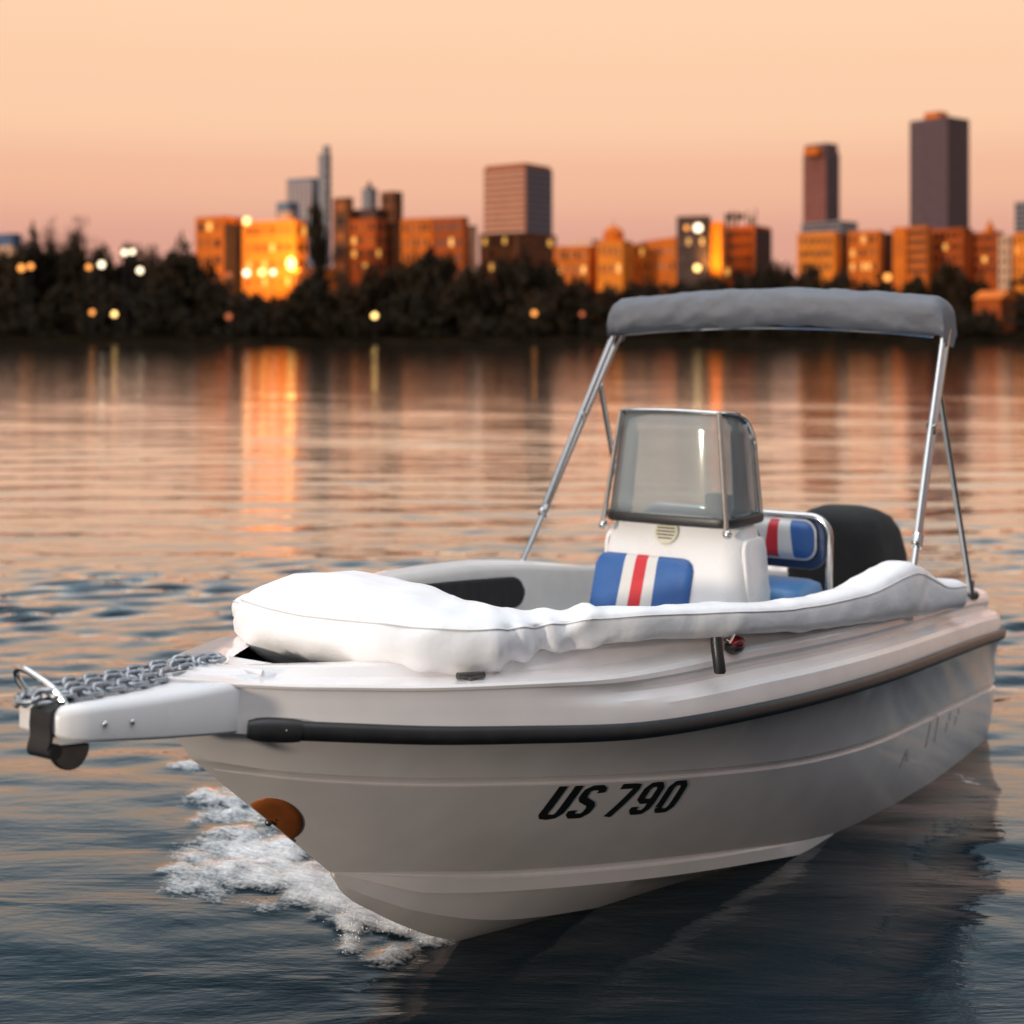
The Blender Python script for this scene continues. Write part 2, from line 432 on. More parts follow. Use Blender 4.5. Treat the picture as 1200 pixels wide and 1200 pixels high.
# painted reflection of a keel roller: orange round pad on the stem, hugging the port skin
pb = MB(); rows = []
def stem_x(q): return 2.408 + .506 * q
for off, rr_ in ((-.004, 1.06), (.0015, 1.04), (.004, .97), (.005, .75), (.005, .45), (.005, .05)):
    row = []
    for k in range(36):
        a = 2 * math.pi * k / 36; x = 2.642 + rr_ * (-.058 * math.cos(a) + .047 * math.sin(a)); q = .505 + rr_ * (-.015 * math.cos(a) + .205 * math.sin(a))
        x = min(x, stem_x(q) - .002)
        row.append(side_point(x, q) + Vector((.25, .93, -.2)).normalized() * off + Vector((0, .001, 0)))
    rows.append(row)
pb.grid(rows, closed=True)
disc = pb.build('roller_reflection', M['roller_orange'], boat, angle=60)
disc['label'] = 'round orange pad on the stem'
bb = MB(); bb.sphere(side_point(2.652, .475) + Vector((.0, .005, 0)), .010); bb.build('bolt', M['dark_steel'], disc)  # dark centre of the same painted reflection
GL = {  # condensed block glyph strokes on a 0..0.56 x 0..1 cell
 'U': [[(.1, 1), (.1, .2), (.16, .1), (.28, .08), (.40, .1), (.46, .2), (.46, 1)]],
 'S': [[(.47, .76), (.46, .86), (.38, .92), (.2, .92), (.1, .84), (.1, .66), (.16, .57), (.40, .44), (.46, .34), (.46, .18), (.38, .08), (.18, .08), (.1, .16), (.09, .26)]],
 '7': [[(.04, .92), (.46, .92), (.46, .80), (.22, .0)]],
 '9': [[(.46, .5), (.36, .42), (.2, .42), (.1, .52), (.1, .8), (.18, .92), (.38, .92), (.46, .8), (.46, .2), (.38, .08), (.18, .08), (.1, .18), (.1, .26)]],
 '0': [[(.1, .2), (.1, .8), (.18, .92), (.38, .92), (.46, .8), (.46, .2), (.38, .08), (.18, .08), (.1, .2)]],
 'R': [[(.1, 0), (.1, .92), (.36, .92), (.46, .8), (.46, .62), (.36, .5), (.1, .5)], [(.28, .5), (.48, 0)]],
 'I': [[(.28, 0), (.28, 1)]], 'L': [[(.1, 1), (.1, .08), (.46, .08)]], 'Z': [[(.08, .92), (.46, .92), (.1, .08), (.48, .08)]],
 'A': [[(.04, 0), (.28, .96), (.5, 0)], [(.14, .34), (.42, .34)]]}
def stroke_quads(line, w):
    """ribbon outline (left,right) points along a polyline"""
    L_, R_ = [], []
    # resample
    pts = []
    for a, b in zip(line[:-1], line[1:]):
        n = max(1, int(math.dist(a, b) / .08))
        for i in range(n): pts.append((a[0] + (b[0] - a[0]) * i / n, a[1] + (b[1] - a[1]) * i / n))
    pts.append(line[-1])
    for i, p in enumerate(pts):
        a = pts[max(0, i - 1)]; b = pts[min(len(pts) - 1, i + 1)]
        d = (b[0] - a[0], b[1] - a[1]); l = math.hypot(*d) or 1
        nx, ny = -d[1] / l, d[0] / l
        L_.append((p[0] + nx * w, p[1] + ny * w * .8)); R_.append((p[0] - nx * w, p[1] - ny * w * .8))
    return L_, R_
def letter(ch, name, x0, adv, wid, q0, q1, slant, mat, w=.085, label=None, dq=0.0):
    mb = MB()
    def P(a, b, off):
        x = x0 - (a + b * slant) * wid
        p = side_point(x, q0 + (q1 - q0) * b + dq * 0)
        return p + Vector((.15, .95, -.25)).normalized() * off
    for line in GL[ch]:
        L_, R_ = stroke_quads(line, w)
        mb.grid([[P(*a, .0013), P(*b, .0013)] for a, b in zip(L_, R_)])
    o = mb.build(name, mat, boat, smooth=False)
    return o
for ch, x0 in (('U', 1.985), ('S', 1.890), ('7', 1.762), ('9', 1.660), ('0', 1.560)):
    letter(ch, 'registration_letter', x0, 0, .150, .585, .905, .0, M['decal'], w=.098)
GL['i'] = [[(.1, 0), (.3, 1)]]; GL['k'] = [[(.06, 0), (.3, .9), (.34, .2), (.5, .3)]]; GL['d'] = [[(.1, .1), (.2, .5)], [(.3, .55), (.36, .9)]]
for ch, x0, qa, qb in (('k', .00, .56, .76), ('i', -.26, .66, .92), ('i', -.36, .68, .94), ('d', -.50, .70, .94), ('d', -.62, .72, .95)):
    letter(ch, 'faded_lettering', x0, 0, .22, qa, qb, .0, M['faded_decal'], w=.045)

# dark plate painting in the shade of a storage pocket, far inner side (also on the near side)
def rrect(w, h, r, n=6):
    out = []
    for cx, cy, a0 in ((w - r, h - r, 0), (-w + r, h - r, 90), (-w + r, -h + r, 180), (w - r, -h + r, 270)):
        for k in range(n + 1):
            a = R(a0 + 90 * k / n); out.append((cx + r * math.cos(a), cy + r * math.sin(a)))
    return out
def liner_at(x, z, sgn):
    s_ = min(secs, key=lambda c: abs(c[-1][0] - x)); q = liner_pts(s_)[:7]
    zz = [p[2] for p in q][::-1]; yy = [p[1] for p in q][::-1]
    return sgn * float(np.interp(z, zz, yy))
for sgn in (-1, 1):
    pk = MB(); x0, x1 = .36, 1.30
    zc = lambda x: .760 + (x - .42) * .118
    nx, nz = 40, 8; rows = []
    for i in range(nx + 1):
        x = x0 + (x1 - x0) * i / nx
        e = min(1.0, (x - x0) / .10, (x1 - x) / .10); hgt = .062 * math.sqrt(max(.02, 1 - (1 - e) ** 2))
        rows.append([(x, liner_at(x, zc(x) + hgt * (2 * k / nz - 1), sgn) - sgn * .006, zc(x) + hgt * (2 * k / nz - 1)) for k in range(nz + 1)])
    pk.grid(rows); o = pk.build('pocket_shade', M['black_void'], liner)
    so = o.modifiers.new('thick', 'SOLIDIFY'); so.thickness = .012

# ---------------------------------------------------------------- console
def rr_section(x0, x1, w, z, r, n=6, xs=0.0):
    out = []
    cx, cy = (x0 + x1) / 2, 0; hx, hy = (x1 - x0) / 2, w
    for px_, py_, a0 in ((hx - r, hy - r, 0), (-hx + r, hy - r, 90), (-hx + r, -hy + r, 180), (hx - r, -hy + r, 270)):
        for k in range(n + 1):
            a = R(a0 + 90 * k / n); out.append((cx + px_ + r * math.cos(a), py_ + r * math.sin(a), z))
    return out
cm = MB(); rows = []
def con_at(z):
    f = (z - .79) / .30
    return .45 - .105 * f, .02 + .115 * f, .302 - .022 * f       # front x, back x, half width
for z in (.42, .6, .79, .95, 1.05, 1.075, 1.088):
    fx, bx, w = con_at(z); ins = 0 if z < 1.06 else (.006 if z < 1.08 else .02)
    rows.append(rr_section(bx + ins, fx - ins, w - ins, z, .075))
cm.grid(rows, closed=True); cm.add(rows[-1], [tuple(range(len(rows[-1])))])
console = cm.build('console', M['white_smooth'], boat, angle=50)
# proud panel on the console side
def con_side_panel(sgn):
    p = MB(); rws = []
    o2 = []
    for (a, b) in rrect(.105, .23, .05): o2.append((a, b))
    def W(a, b, off):
        z = .80 + b; fx, bx, w = con_at(z); return ((fx + bx) / 2 + a - .005, sgn * (w + off), z)
    ring1 = [W(a, b, -.004) for a, b in o2]; ring2 = [W(a, b, .010) for a, b in o2]; ring3 = [W(a * .93, b * .965, .014) for a, b in o2]
    p.grid([ring1, ring2, ring3], closed=True); p.add(ring3, [tuple(range(len(ring3)))])
    p.build('side_panel', M['white_smooth'], console, angle=50)
con_side_panel(1); con_side_panel(-1)

def cushion(name, parent, origin, eu, ev, en, w, h, th, r, stripes, mats, round_bottom=True, piping=None, nrow=14):
    """padded panel; stripes: list of (a at bottom, a at top) boundaries in -1..1, material index per interval in mats order"""
    o = Vector(origin); eu, ev, en = Vector(eu).normalized(), Vector(ev).normalized(), Vector(en).normalized()
    def bounds(b): return [-1.0] + [s0 + (s1 - s0) * (b + 1) / 2 for s0, s1 in stripes] + [1.0]
    sub = 5
    def dist(x, y):
        rr = r
        qx = abs(x) - (w - rr); qy = abs(y) - (h - rr)
        if not round_bottom and y < 0: qy = -h; 
        return -(min(max(qx, qy), 0) + math.hypot(max(qx, 0), max(qy, 0)) - rr)
    rows = []; nb = len(stripes) + 1
    for i in range(nrow + 1):
        b = -math.cos(math.pi * i / nrow); bd = bounds(b); row = []
        y = b * h
        lim = w
        if abs(y) > h - r and (round_bottom or y > 0): lim = w - r + math.sqrt(max(0, r * r - (abs(y) - h + r) ** 2))
        for k in range(nb):
            for j in range(sub + (1 if k == nb - 1 else 0)):
                a = bd[k] + (bd[k + 1] - bd[k]) * j / sub
                if k == 0: a = -1 + (bd[1] + 1) * (1 - math.cos(math.pi / 2 * j / sub))
                if k == nb - 1: a = bd[k] + (1 - bd[k]) * math.sin(math.pi / 2 * j / sub)
                x = max(-lim, min(lim, a * w))
                d = max(0, dist(x, y)); q = min(1, d / .035)
                off = th * (.25 + .75 * math.sqrt(max(0, 1 - (1 - q) ** 2))) + .006 * math.cos(a * 1.4) * math.cos(b * 1.4)
                row.append(o + eu * x + ev * y + en * off)
        rows.append(row)
    mb = MB(); mb.grid(rows, mi=lambda i, k: k // sub)
    ol = [o + eu * a + ev * b for a, b in rrect(w, h, r)]
    # skirt
    edge = [rows[0][k] for k in range(len(rows[0]))] + [r_[-1] for r_ in rows[1:]] + [rows[-1][k] for k in range(len(rows[0]) - 2, -1, -1)] + [r_[0] for r_ in rows[-2:0:-1]]
    back = [p - en * ((p - o).dot(en)) for p in edge]
    nk = len(edge)
    for i in range(nk):
        j = (i + 1) % nk
        if (edge[i] - edge[j]).length > 1e-6:
            xm = (edge[i] + edge[j]) / 2 - o; a = xm.dot(eu) / w; bd = bounds(max(-1, min(1, xm.dot(ev) / h)))
            mi = sum(1 for q in bd[1:-1] if a > q)
            mb.add([edge[i], edge[j], back[j], back[i]], [(0, 1, 2, 3)], mi)
    ob = mb.build(name, mats, parent, angle=60, weld=1e-4)
    if piping:
        pm = MB(); pm.tube([p + en * th * .30 for p in ol], .006, n=6, closed=True); pm.build('piping', piping, ob)
    return ob
BW = [M['blue_vinyl'], M['white_vinyl'], M['red_vinyl'], M['white_vinyl'], M['blue_vinyl']]
fx0 = con_at(.80)[0]
cu = cushion('seat_cushion', console, (fx0 + .020, -.088, .752), (0, 1, 0), (-.35, 0, 1), (1, 0, .35), .208, .215, .020, .048,
        [(-.44, -.36), (-.20, -.14), (.07, .10), (.32, .30)], BW)
cu['label'] = 'blue cushion with white and red stripes on the console front'
# round louvred vent
vb = MB(); fx, bx, w = con_at(1.035); nv = Vector((1, 0, .35)).normalized(); ey = Vector((0, 1, 0)); ez = nv.cross(ey) * 1
if ez.z < 0: ez = -ez
circ = [(.049 * math.cos(2 * math.pi * k / 32), .049 * math.sin(2 * math.pi * k / 32)) for k in range(32)]
vo = Vector((fx, -.012, 1.047)); vb.prism(circ, vo + nv * .012, ey, ez, nv, .016)
vent = vb.build('vent', M['cream'], console, smooth=False, bevel=.004)
for k in range(5):
    zz = .026 - .013 * k; hw = math.sqrt(max(0, .039 ** 2 - zz ** 2)); q = MB()
    q.prism([(-hw, zz - .0026), (hw, zz - .0026), (hw, zz + .0026), (-hw, zz + .0026)], vo + nv * .0135, ey, ez, nv, .004)
    q.build('slot', M['dark_steel'], vent, smooth=False)
# windscreen
bpath = [(.14, -.285), (.22, -.285), (.30, -.280), (.36, -.268), (.392, -.245), (.405, -.21), (.412, -.10), (.414, 0), (.412, .10), (.405, .21), (.392, .245), (.36, .268), (.30, .280), (.22, .285), (.14, .285)]
tpath = [(.145, -.245), (.20, -.246), (.27, -.240), (.325, -.226), (.352, -.205), (.364, -.175), (.370, -.09), (.372, 0), (.370, .09), (.364, .175), (.352, .205), (.325, .226), (.27, .240), (.20, .246), (.145, .245)]
ztop = [1.40, 1.475, 1.502, 1.508, 1.51, 1.512, 1.515, 1.516, 1.515, 1.512, 1.51, 1.508, 1.502, 1.475, 1.40]
ZB = 1.088
def wsp(k, f):
    a, b = bpath[k], tpath[k]; g = f * (ztop[k] - ZB) / (1.51 - ZB)
    return (a[0] + (b[0] - a[0]) * g, a[1] + (b[1] - a[1]) * g, ZB + (ztop[k] - ZB) * f)
gm = MB(); gm.grid([[wsp(k, i / 6) for k in range(15)] for i in range(7)])
scr = gm.build('windscreen', M['acrylic'], console, angle=80)
so = scr.modifiers.new('thick', 'SOLIDIFY'); so.thickness = .005
fp = [wsp(0, i / 4) for i in range(4)] + [wsp(k, 1) for k in range(15)] + [wsp(14, i / 4) for i in range(3, -1, -1)]
tb = MB(); tb.tube(densify(fp, 3), .0085, n=8); tb.build('steel_frame', M['steel'], scr)
gk = MB(); gp = [(*bpath[k], ZB + .012) for k in range(15)]; gk.tube(densify(gp, 3), .019, n=8, sx=.45, sz=1); gk.build('gasket', M['rubber'], scr)
for s_ in (-1, 1):
    pm = MB(); a = Vector((.425, .262 * s_, 1.065)); b = Vector((.372, .207 * s_, 1.515)); pm.tube([a, a * .5 + b * .5, b], .0105, n=10)
    pm.sphere(a + Vector((-.004, 0, 0)), .019); pm.build('post', M['steel'], scr)
# instruments behind the screen, steering wheel
ip = MB(); ip.box((.20, .115, 1.145), (.05, .075, .085)); ip.box((.20, .205, 1.145), (.05, .075, .085)); ip.tube([(.20, .115, 1.08), (.20, .115, 1.12)], .012); ip.tube([(.20, .205, 1.08), (.20, .205, 1.12)], .012)
ip.build('instrument', M['black_fabric'], console, smooth=False, bevel=.012)
hv = MB(); hv.tube(densify([(.16, .25, 1.085), (.16, .262, 1.13), (.19, .258, 1.155)], 5), .009); hv.build('throttle_lever', M['white_smooth'], console)
sw = MB(); cpt = Vector((.0, .07, .97)); ax = Vector((-1, 0, .45)).normalized(); e1 = Vector((0, 1, 0)); e2 = ax.cross(e1)
sw.tube([cpt + e1 * .150 * math.cos(2 * math.pi * k / 36) + e2 * .150 * math.sin(2 * math.pi * k / 36) for k in range(36)], .013, n=8, closed=True)
for k in range(3):
    a = 2 * math.pi * k / 3 + .5; sw.tube([cpt - ax * .03, cpt + e1 * .150 * math.cos(a) + e2 * .150 * math.sin(a)], .008, n=6)
sw.tube([cpt - ax * .03, cpt - ax * .16], .02, n=8); sw.build('steering_wheel', M['rubber'], console)

# ---------------------------------------------------------------- helm seat
sbx = MB(); rows = []
for z, i_ in ((.44, 0), (.74, 0), (.752, .01)): rows.append(rr_section(-.27 + i_, .10 - i_, .41 - i_, z, .05))
sbx.grid(rows, closed=True); sbx.add(rows[-1], [tuple(range(len(rows[-1])))])
seatbox = sbx.build('seat_box', M['white_smooth'], boat, angle=50)
c2 = cushion('seat_cushion', seatbox, (-.075, 0, .753), (0, 1, 0), (-1, 0, 0), (0, 0, 1), .41, .175, .06, .06,
        [(-.28, -.28), (.18, .24)], [M['lightblue_vinyl'], M['white_vinyl'], M['lightblue_vinyl']])
br = empty('backrest'); br.parent = boat
fr_ = MB(); pts = [(-.22, -.425, .50), (-.235, -.425, .95)]
for a in np.linspace(180, 90, 7): pts.append((-.24, -.345 + .08 * math.cos(R(a)), .985 + .08 * math.sin(R(a))))
for a in np.linspace(90, 0, 7): pts.append((-.24, .345 + .08 * math.cos(R(a)), .985 + .08 * math.sin(R(a))))
pts += [(-.235, .425, .95), (-.22, .425, .50)]
fr_.tube(pts, .0145, n=12); fr_.build('tube_frame', M['steel'], br)
pn = MB(); pn.prism(rrect(.408, .105, .07), (-.232, 0, .952), (0, 1, 0), (0, 0, 1), (1, 0, 0), .03); pn.build('back_panel', M['navy_vinyl'], br, smooth=False, bevel=.008)
c3 = cushion('back_cushion', br, (-.228, .150, .970), (0, 1, 0), (0, 0, 1), (1, 0, 0), .222, .078, .045, .05,
        [(-.38, -.29), (.06, .16), (.34, .34), (.64, .56)], BW, piping=M['white_vinyl'])

# ---------------------------------------------------------------- outboard with black cover
om = empty('outboard_motor'); om.parent = boat
eb = MB(); rows = []
for z, xa, xb, w, r in ((.40, -1.62, -1.14, .36, .10), (.60, -1.64, -1.12, .355, .10), (.75, -1.64, -1.12, .335, .11), (.88, -1.62, -1.13, .30, .12), (.95, -1.58, -1.15, .268, .13), (.985, -1.52, -1.19, .22, .13), (1.003, -1.45, -1.25, .15, .09)):
    rows.append([(x + .012 * mnoise.noise(Vector((x * 6, y * 6, zz * 5))), y + .018 * mnoise.noise(Vector((x * 5 + 9, y * 4, zz * 4))), zz) for x, y, zz in rr_section(xa, xb, w, z, r, n=7)])
rows = [[(x, .085 + y * (.62 if y < 0 else .80), .40 + (zz - .40) * .945) for x, y, zz in r_] for r_ in rows]
eb.grid(rows, closed=True); eb.add(rows[-1], [tuple(range(len(rows[-1])))]); eb.add(rows[0], [tuple(range(len(rows[0])))])
ec = eb.build('cowl_cover', M['black_fabric'], om, angle=70)
el = MB(); rows = []
for z, xa, xb, w in ((.42, -1.55, -1.2, .13), (.1, -1.52, -1.28, .08), (-.35, -1.50, -1.30, .05), (-.6, -1.52, -1.3, .03)): rows.append(rr_section(xa, xb, w, z, min(w, .05) * .95, n=4))
el.grid(rows, closed=True); el.add(rows[-1], [tuple(range(len(rows[-1])))]); el.build('drive_leg', M['rubber'], om)
mbk = MB(); mbk.box((-1.17, 0, .48), (.16, .30, .22)); mbk.build('mount_bracket', M['rubber'], om, smooth=False, bevel=.01)

# ---------------------------------------------------------------- bimini
bim = empty('bimini'); bim.parent = boat
for s_ in (-1, 1):
    foot = Vector((.085, .845 * s_, .81)) if s_ < 0 else Vector((.075, .835, .80)); top = Vector((-.60, .80 if s_ > 0 else -.718, 1.83))
    d = (top - foot)
    lg = MB(); lg.tube([foot, foot + d * .22], .0125, n=10); lg.tube([foot + d * .20, top], .0155, n=10)
    leg = lg.build('leg', M['steel'], bim)
    off = Vector((.046, 0, .012))
    l2 = MB(); l2.tube([foot + d * .24 + off * .35, foot + d * .55 + off * .7, top + off], .0125, n=10); l2.build('second_bow', M['steel'], bim)
    jt = MB(); jt.tube([foot + d * .195, foot + d * .235], .022, n=10); jt.sphere(foot + d * .215 + Vector((.02, 0, 0)), .016); jt.build('joint', M['steel'], leg)
    jt = MB(); jt.tube([foot + d * .60 + off * .1, foot + d * .625 + off * .8], .019, n=10); jt.build('joint', M['steel'], leg)
    ft = MB(); ft.tube([foot - Vector((0, 0, .05)), foot + Vector((0, 0, .012))], .02, n=10); ft.sphere(foot, .021); ft.build('deck_hinge', M['steel'], leg)
    a = foot + d * .76 + Vector((-.016, 0, -.01)); b = Vector((-.905, .82 * s_, .688))
    sm = MB(); sm.tube([a, a * .5 + b * .5, b], .0125, n=10); strut = sm.build('strut', M['steel'], bim)
    hm = MB(); hm.tube([b - Vector((0, 0, .022)), b + Vector((0, 0, .01))], .017, n=10); hm.sphere(b + Vector((-.05, 0, -.012)), .022); hm.tube([b + Vector((-.03, 0, 0)), b + Vector((-.035, 0, .055))], .005); hm.build('deck_hinge', M['dark_steel'], strut)
cn = MB(); rows = []
NS, NC = 150, 34
for i in range(NS + 1):
    u = -1 + 2 * i / NS; au = abs(u)
    y = .822 * math.copysign(min(1, 1.035 * au), u) if au < .94 else math.copysign(.80 + .018 * math.cos((au - .94) / .06 * 1.2), u)
    # spine: gentle arch then bend down over the legs
    if au < .90: zc_ = 1.925 - .038 * (au / .9) ** 2; hz = .083
    else:
        f = (au - .90) / .10; zc_ = 1.887 - .062 * f ** 1.6; hz = .083 - .022 * f
        y = math.copysign(.765 + .05 * math.sin(f * math.pi / 2), u)
    hx = .115 - .02 * max(0, (au - .8) / .2)
    row = []
    for k in range(NC):
        a = 2 * math.pi * k / NC
        ca, sa = math.cos(a), math.sin(a)
        px_ = math.copysign(abs(ca) ** .8, ca) * hx; pz = math.copysign(abs(sa) ** .75, sa) * hz
        sk = y * 5.0 + pz * 3.0 * (1 if u < 0 else -1)
        n1 = mnoise.noise(Vector((sk * 1.1, a * 1.3, 1.7))); n2 = mnoise.noise(Vector((y * 9 + pz * 14 * math.copysign(1, u), a * 1.5, 5.2)))
        n3 = abs(mnoise.noise(Vector((y * 5.5 + pz * 11 * math.copysign(1, u) + ca * .4, a * .8, 9.9)))); n4 = abs(mnoise.noise(Vector((y * 12 + pz * 20 * math.copysign(1, u), a * 1.2, 3.3))))
        fold = .006 * n1 + .005 * n2 * (1 + 1.2 * au) + .015 * (.26 - n3) + .007 * (.25 - n4) * (.5 + au)
        row.append((-.585 + px_ + fold * ca, (y if y > 0 else y * .900) + fold * .3, zc_ + pz + fold * sa + (.004 * math.sin(y * 7) if sa < 0 else 0)))
    rows.append(row)
cn.grid(rows, closed=True)
for rr_ in (rows[0], rows[-1]): cn.add(rr_, [tuple(range(NC))])
can = cn.build('canopy', M['grey_canvas'], bim, angle=80)
sm = MB(); sm.tube([(-.585 + .02, .75 * (2 * i / 40 - 1), 1.925 - .038 * (2 * i / 40 - 1) ** 2 - .088) for i in range(41)], .006, n=6); sm.build('bow_tube', M['steel'], can)
# ---------------------------------------------------------------- nav light and hanging grip
nl = MB(); c = Vector((1.40, yrail(1.40) - .062, zdeck(1.40) + .004))
nl.sphere(c, .036, sq=(1.25, .8, .62)); nav = nl.build('navigation_light', M['rubber'], boat)
n2 = MB(); n2.sphere(c + Vector((0, .006, .011)), .031, sq=(1.2, .8, .62)); n2.build('red_lens', M['red_lens'], nav)
gp_ = MB(); g0 = Vector((1.555, yrail(1.555) - .02, .945)); gp_.tube([g0, g0 + Vector((.004, .006, -.04)), g0 + Vector((.012, .018, -.095)), g0 + Vector((.0125, .0185, -.1))], [.017, .0175, .0175, .014], n=12)
gp_.build('rubber_grip', M['rubber'], boat)
sr = MB(); sr.tube([g0 + Vector((-.02, .02, -.01)), g0 + Vector((-.05, .022, -.022)), g0 + Vector((-.085, .02, -.006))], .004, n=6); sr.build('clip', M['steel'], boat)
# small dark cleat under the bow end of the cover
ck = MB(); ck.tube([(2.40, yrail(2.40) - .05, zdeck(2.4) + .012), (2.33, yrail(2.33) - .05, zdeck(2.33) + .012)], .009, n=8); ck.box((2.365, yrail(2.365) - .05, zdeck(2.365) + .004), (.03, .02, .016)); ck.build('cleat', M['dark_steel'], boat)

# ================================================================== white cover lying along the gunwale (own thing)
ST = [(2.121, -0.513, 0.062, 0.982, 1.020), (2.170, -0.395, 0.120, 0.961, 1.063), (2.214, -0.275, 0.181, 0.944, 1.107), (2.270, -0.142, 0.240, 0.934, 1.144), (2.302, 0.004, 0.259, 0.934, 1.147), (2.284, 0.145, 0.237, 0.942, 1.135), (2.232, 0.268, 0.196, 0.938, 1.112), (2.150, 0.343, 0.137, 0.952, 1.087), (2.046, 0.419, 0.088, 0.972, 1.073), (1.926, 0.504, 0.056, 0.972, 1.064), (1.785, 0.579, 0.045, 0.964, 1.054), (1.584, 0.628, 0.051, 0.942, 1.030), (1.353, 0.699, 0.057, 0.919, 1.005), (1.100, 0.741, 0.056, 0.882, 0.976), (0.799, 0.765, 0.058, 0.846, 0.954), (0.500, 0.781, 0.070, 0.809, 0.947), (0.156, 0.805, 0.075, 0.771, 0.972), (-0.115, 0.795, 0.066, 0.728, 0.922), (-0.346, 0.800, 0.076, 0.711, 0.834), (-0.500, 0.825, 0.080, 0.700, 0.813), (-0.550, 0.825, 0.030, 0.720, 0.765)]
P_ = densify([(a, b, c_) for a, b, c_, _, _ in ST], 9); Q_ = densify([(d, e, 0) for _, _, _, d, e in ST], 9)
cvm = MB(); rows = []; seam = []; NC = 40
n_ = len(P_)
for i in range(n_):
    x, y, w = P_[i]; zb, zt = Q_[i][0], Q_[i][1]
    a_, b_ = P_[max(0, i - 1)], P_[min(n_ - 1, i + 1)]
    t = Vector((b_[0] - a_[0], b_[1] - a_[1], 0)).normalized(); side = Vector((-t.y, t.x, 0))       # points towards the bow/outboard side
    if side.x < 0 and abs(side.x) > abs(side.y): side = -side
    if side.y < 0 and abs(side.y) >= abs(side.x): side = -side
    lump = max(0, min(1, (x - 1.85) / .2)); row = []
    zc_ = (zb + zt) / 2; hz = (zt - zb) / 2
    for k in range(NC):
        a = 2 * math.pi * k / NC; ca, sa = math.cos(a), math.sin(a)
        e_ = .72 if lump > .5 else .62
        px_ = math.copysign(abs(ca) ** e_, ca) * w; pz = math.copysign(abs(sa) ** e_, sa) * hz
        if sa < 0: px_ *= 1 - .10 * lump * abs(sa)
        v = Vector((x, y, zc_ + pz)) + side * px_
        n1 = mnoise.noise(v * 5.0) * .014 + mnoise.noise(v * 13 + Vector((3, 1, 2))) * .006
        pleat = 0
        if y > .15 and x > 1.9:
            pleat = .013 * math.sin(i * .95 + ca * 1.7 + sa) * math.exp(-((x - 2.10) / .11) ** 2) * (1 if sa < .5 else .3)
        cr1 = 1 - 2 * abs(mnoise.noise(Vector((v.x * 4.2 + v.z * 3, v.y * 3.1, v.z * 6 + 2))))
        n1 += .016 * max(0, cr1 - .5)
        cr2_ = 1 - 2 * abs(mnoise.noise(Vector((v.x * 9 + v.y * 6, v.y * 5 - v.z * 9, v.z * 7 + 5))))
        n1 += .007 * max(0, cr2_ - .45)
        amp = 1.2 if lump > .3 else .38
        n_dir = side * ca + Vector((0, 0, sa))
        row.append(v + n_dir * (n1 * amp + pleat))
    rows.append(row)
    if 2 < i < n_ - 4:
        kk = 5 if lump > .5 else 2
        seam.append(row[3] + side * .002)
cvm.grid(rows, closed=True)
cvm.add(rows[0], [tuple(range(NC))]); cvm.add(rows[-1], [tuple(range(NC))])
W2B = Matrix.Translation((BOAT_C[0], BOAT_C[1], 0)) @ Matrix.Rotation(math.atan2(-math.cos(YAW), -math.sin(YAW)), 4, 'Z')
def place_boat(o): o.matrix_world = W2B
cover = cvm.build('boat_cover', M['cover'], None, angle=80)
tag(cover, 'white vinyl cover bulging over the bow and running along the near gunwale', 'boat cover'); place_boat(cover)
smb = MB(); smb.tube(seam, .0018, n=6); smb.build('seam', M['piping_grey'], cover)

# ================================================================== galvanised chain on the sprit
chm = MB()
def link(c, t, up, L_=.050, w_=.027, r_=.0060):
    t = Vector(t).normalized(); up = Vector(up); up = (up - t * up.dot(t)).normalized(); pts = []
    s_ = (L_ - w_) / 2
    for k in range(16):
        a = 2 * math.pi * k / 16
        pts.append(Vector(c) + t * (math.cos(a) * w_ / 2 + math.copysign(s_, math.cos(a))) + up * (math.sin(a) * w_ / 2))
    chm.tube(pts, r_, n=6, closed=True)
def ztop_sprit(x): return float(np.interp(x, [2.70, 2.86, 3.0, 3.12, 3.22, 3.30, 3.4], [1.018, 1.018, 1.026, 1.036, 1.047, 1.056, 1.058]))
def strand(path, seed):
    rg = random.Random(seed); P2 = densify([(x, y, ztop_sprit(x) + dz) for x, y, dz in path], 40); acc = 1; k = 0
    for a, b in zip(P2[:-1], P2[1:]):
        acc += (b - a).length
        if acc > .0355:
            acc = 0; k += 1
            tilt = R(8 + rg.uniform(-6, 12)) if k % 2 else R(62 + rg.uniform(-22, 16))
            t = (b - a).normalized(); s2 = t.cross(Vector((0, 0, 1))).normalized()
            link(b + Vector((0, rg.uniform(-.004, .004), 0)), t + Vector((0, rg.uniform(-.15, .15), 0)), s2 * math.cos(tilt) + Vector((0, 0, 1)) * math.sin(tilt))
strand([(2.80, -.03, .016), (2.92, -.012, .014), (3.05, .012, .013), (3.18, .034, .013), (3.28, .046, .013), (3.335, .03, .016), (3.365, .0, .012), (3.36, -.045, .006), (3.30, -.062, .012)], 1)
strand([(2.79, -.055, .016), (2.92, -.048, .015), (3.06, -.032, .014), (3.18, -.012, .014), (3.27, .008, .014), (3.32, .002, .014)], 2)
strand([(2.82, -.082, .014), (2.95, -.086, .014), (3.08, -.074, .014), (3.19, -.056, .014), (3.27, -.036, .015)], 3)
chain = chm.build('anchor_chain', M['galv'], None, angle=80); place_boat(chain)
tag(chain, 'galvanised steel chain lying in strands along the white bow sprit', 'chain')

# ================================================================== SETTING
def at(u, D): return (u - 600) / F * D
def hz(v, D): return EYE + (V0 - v) * D / F
GT = Curve1([(215, -1.2), (218.6, -.15), (220, .35), (224, 1.0), (235, 1.8), (260, 3.0), (300, 4.2), (420, 5.5), (900, 7), (3000, 9)])

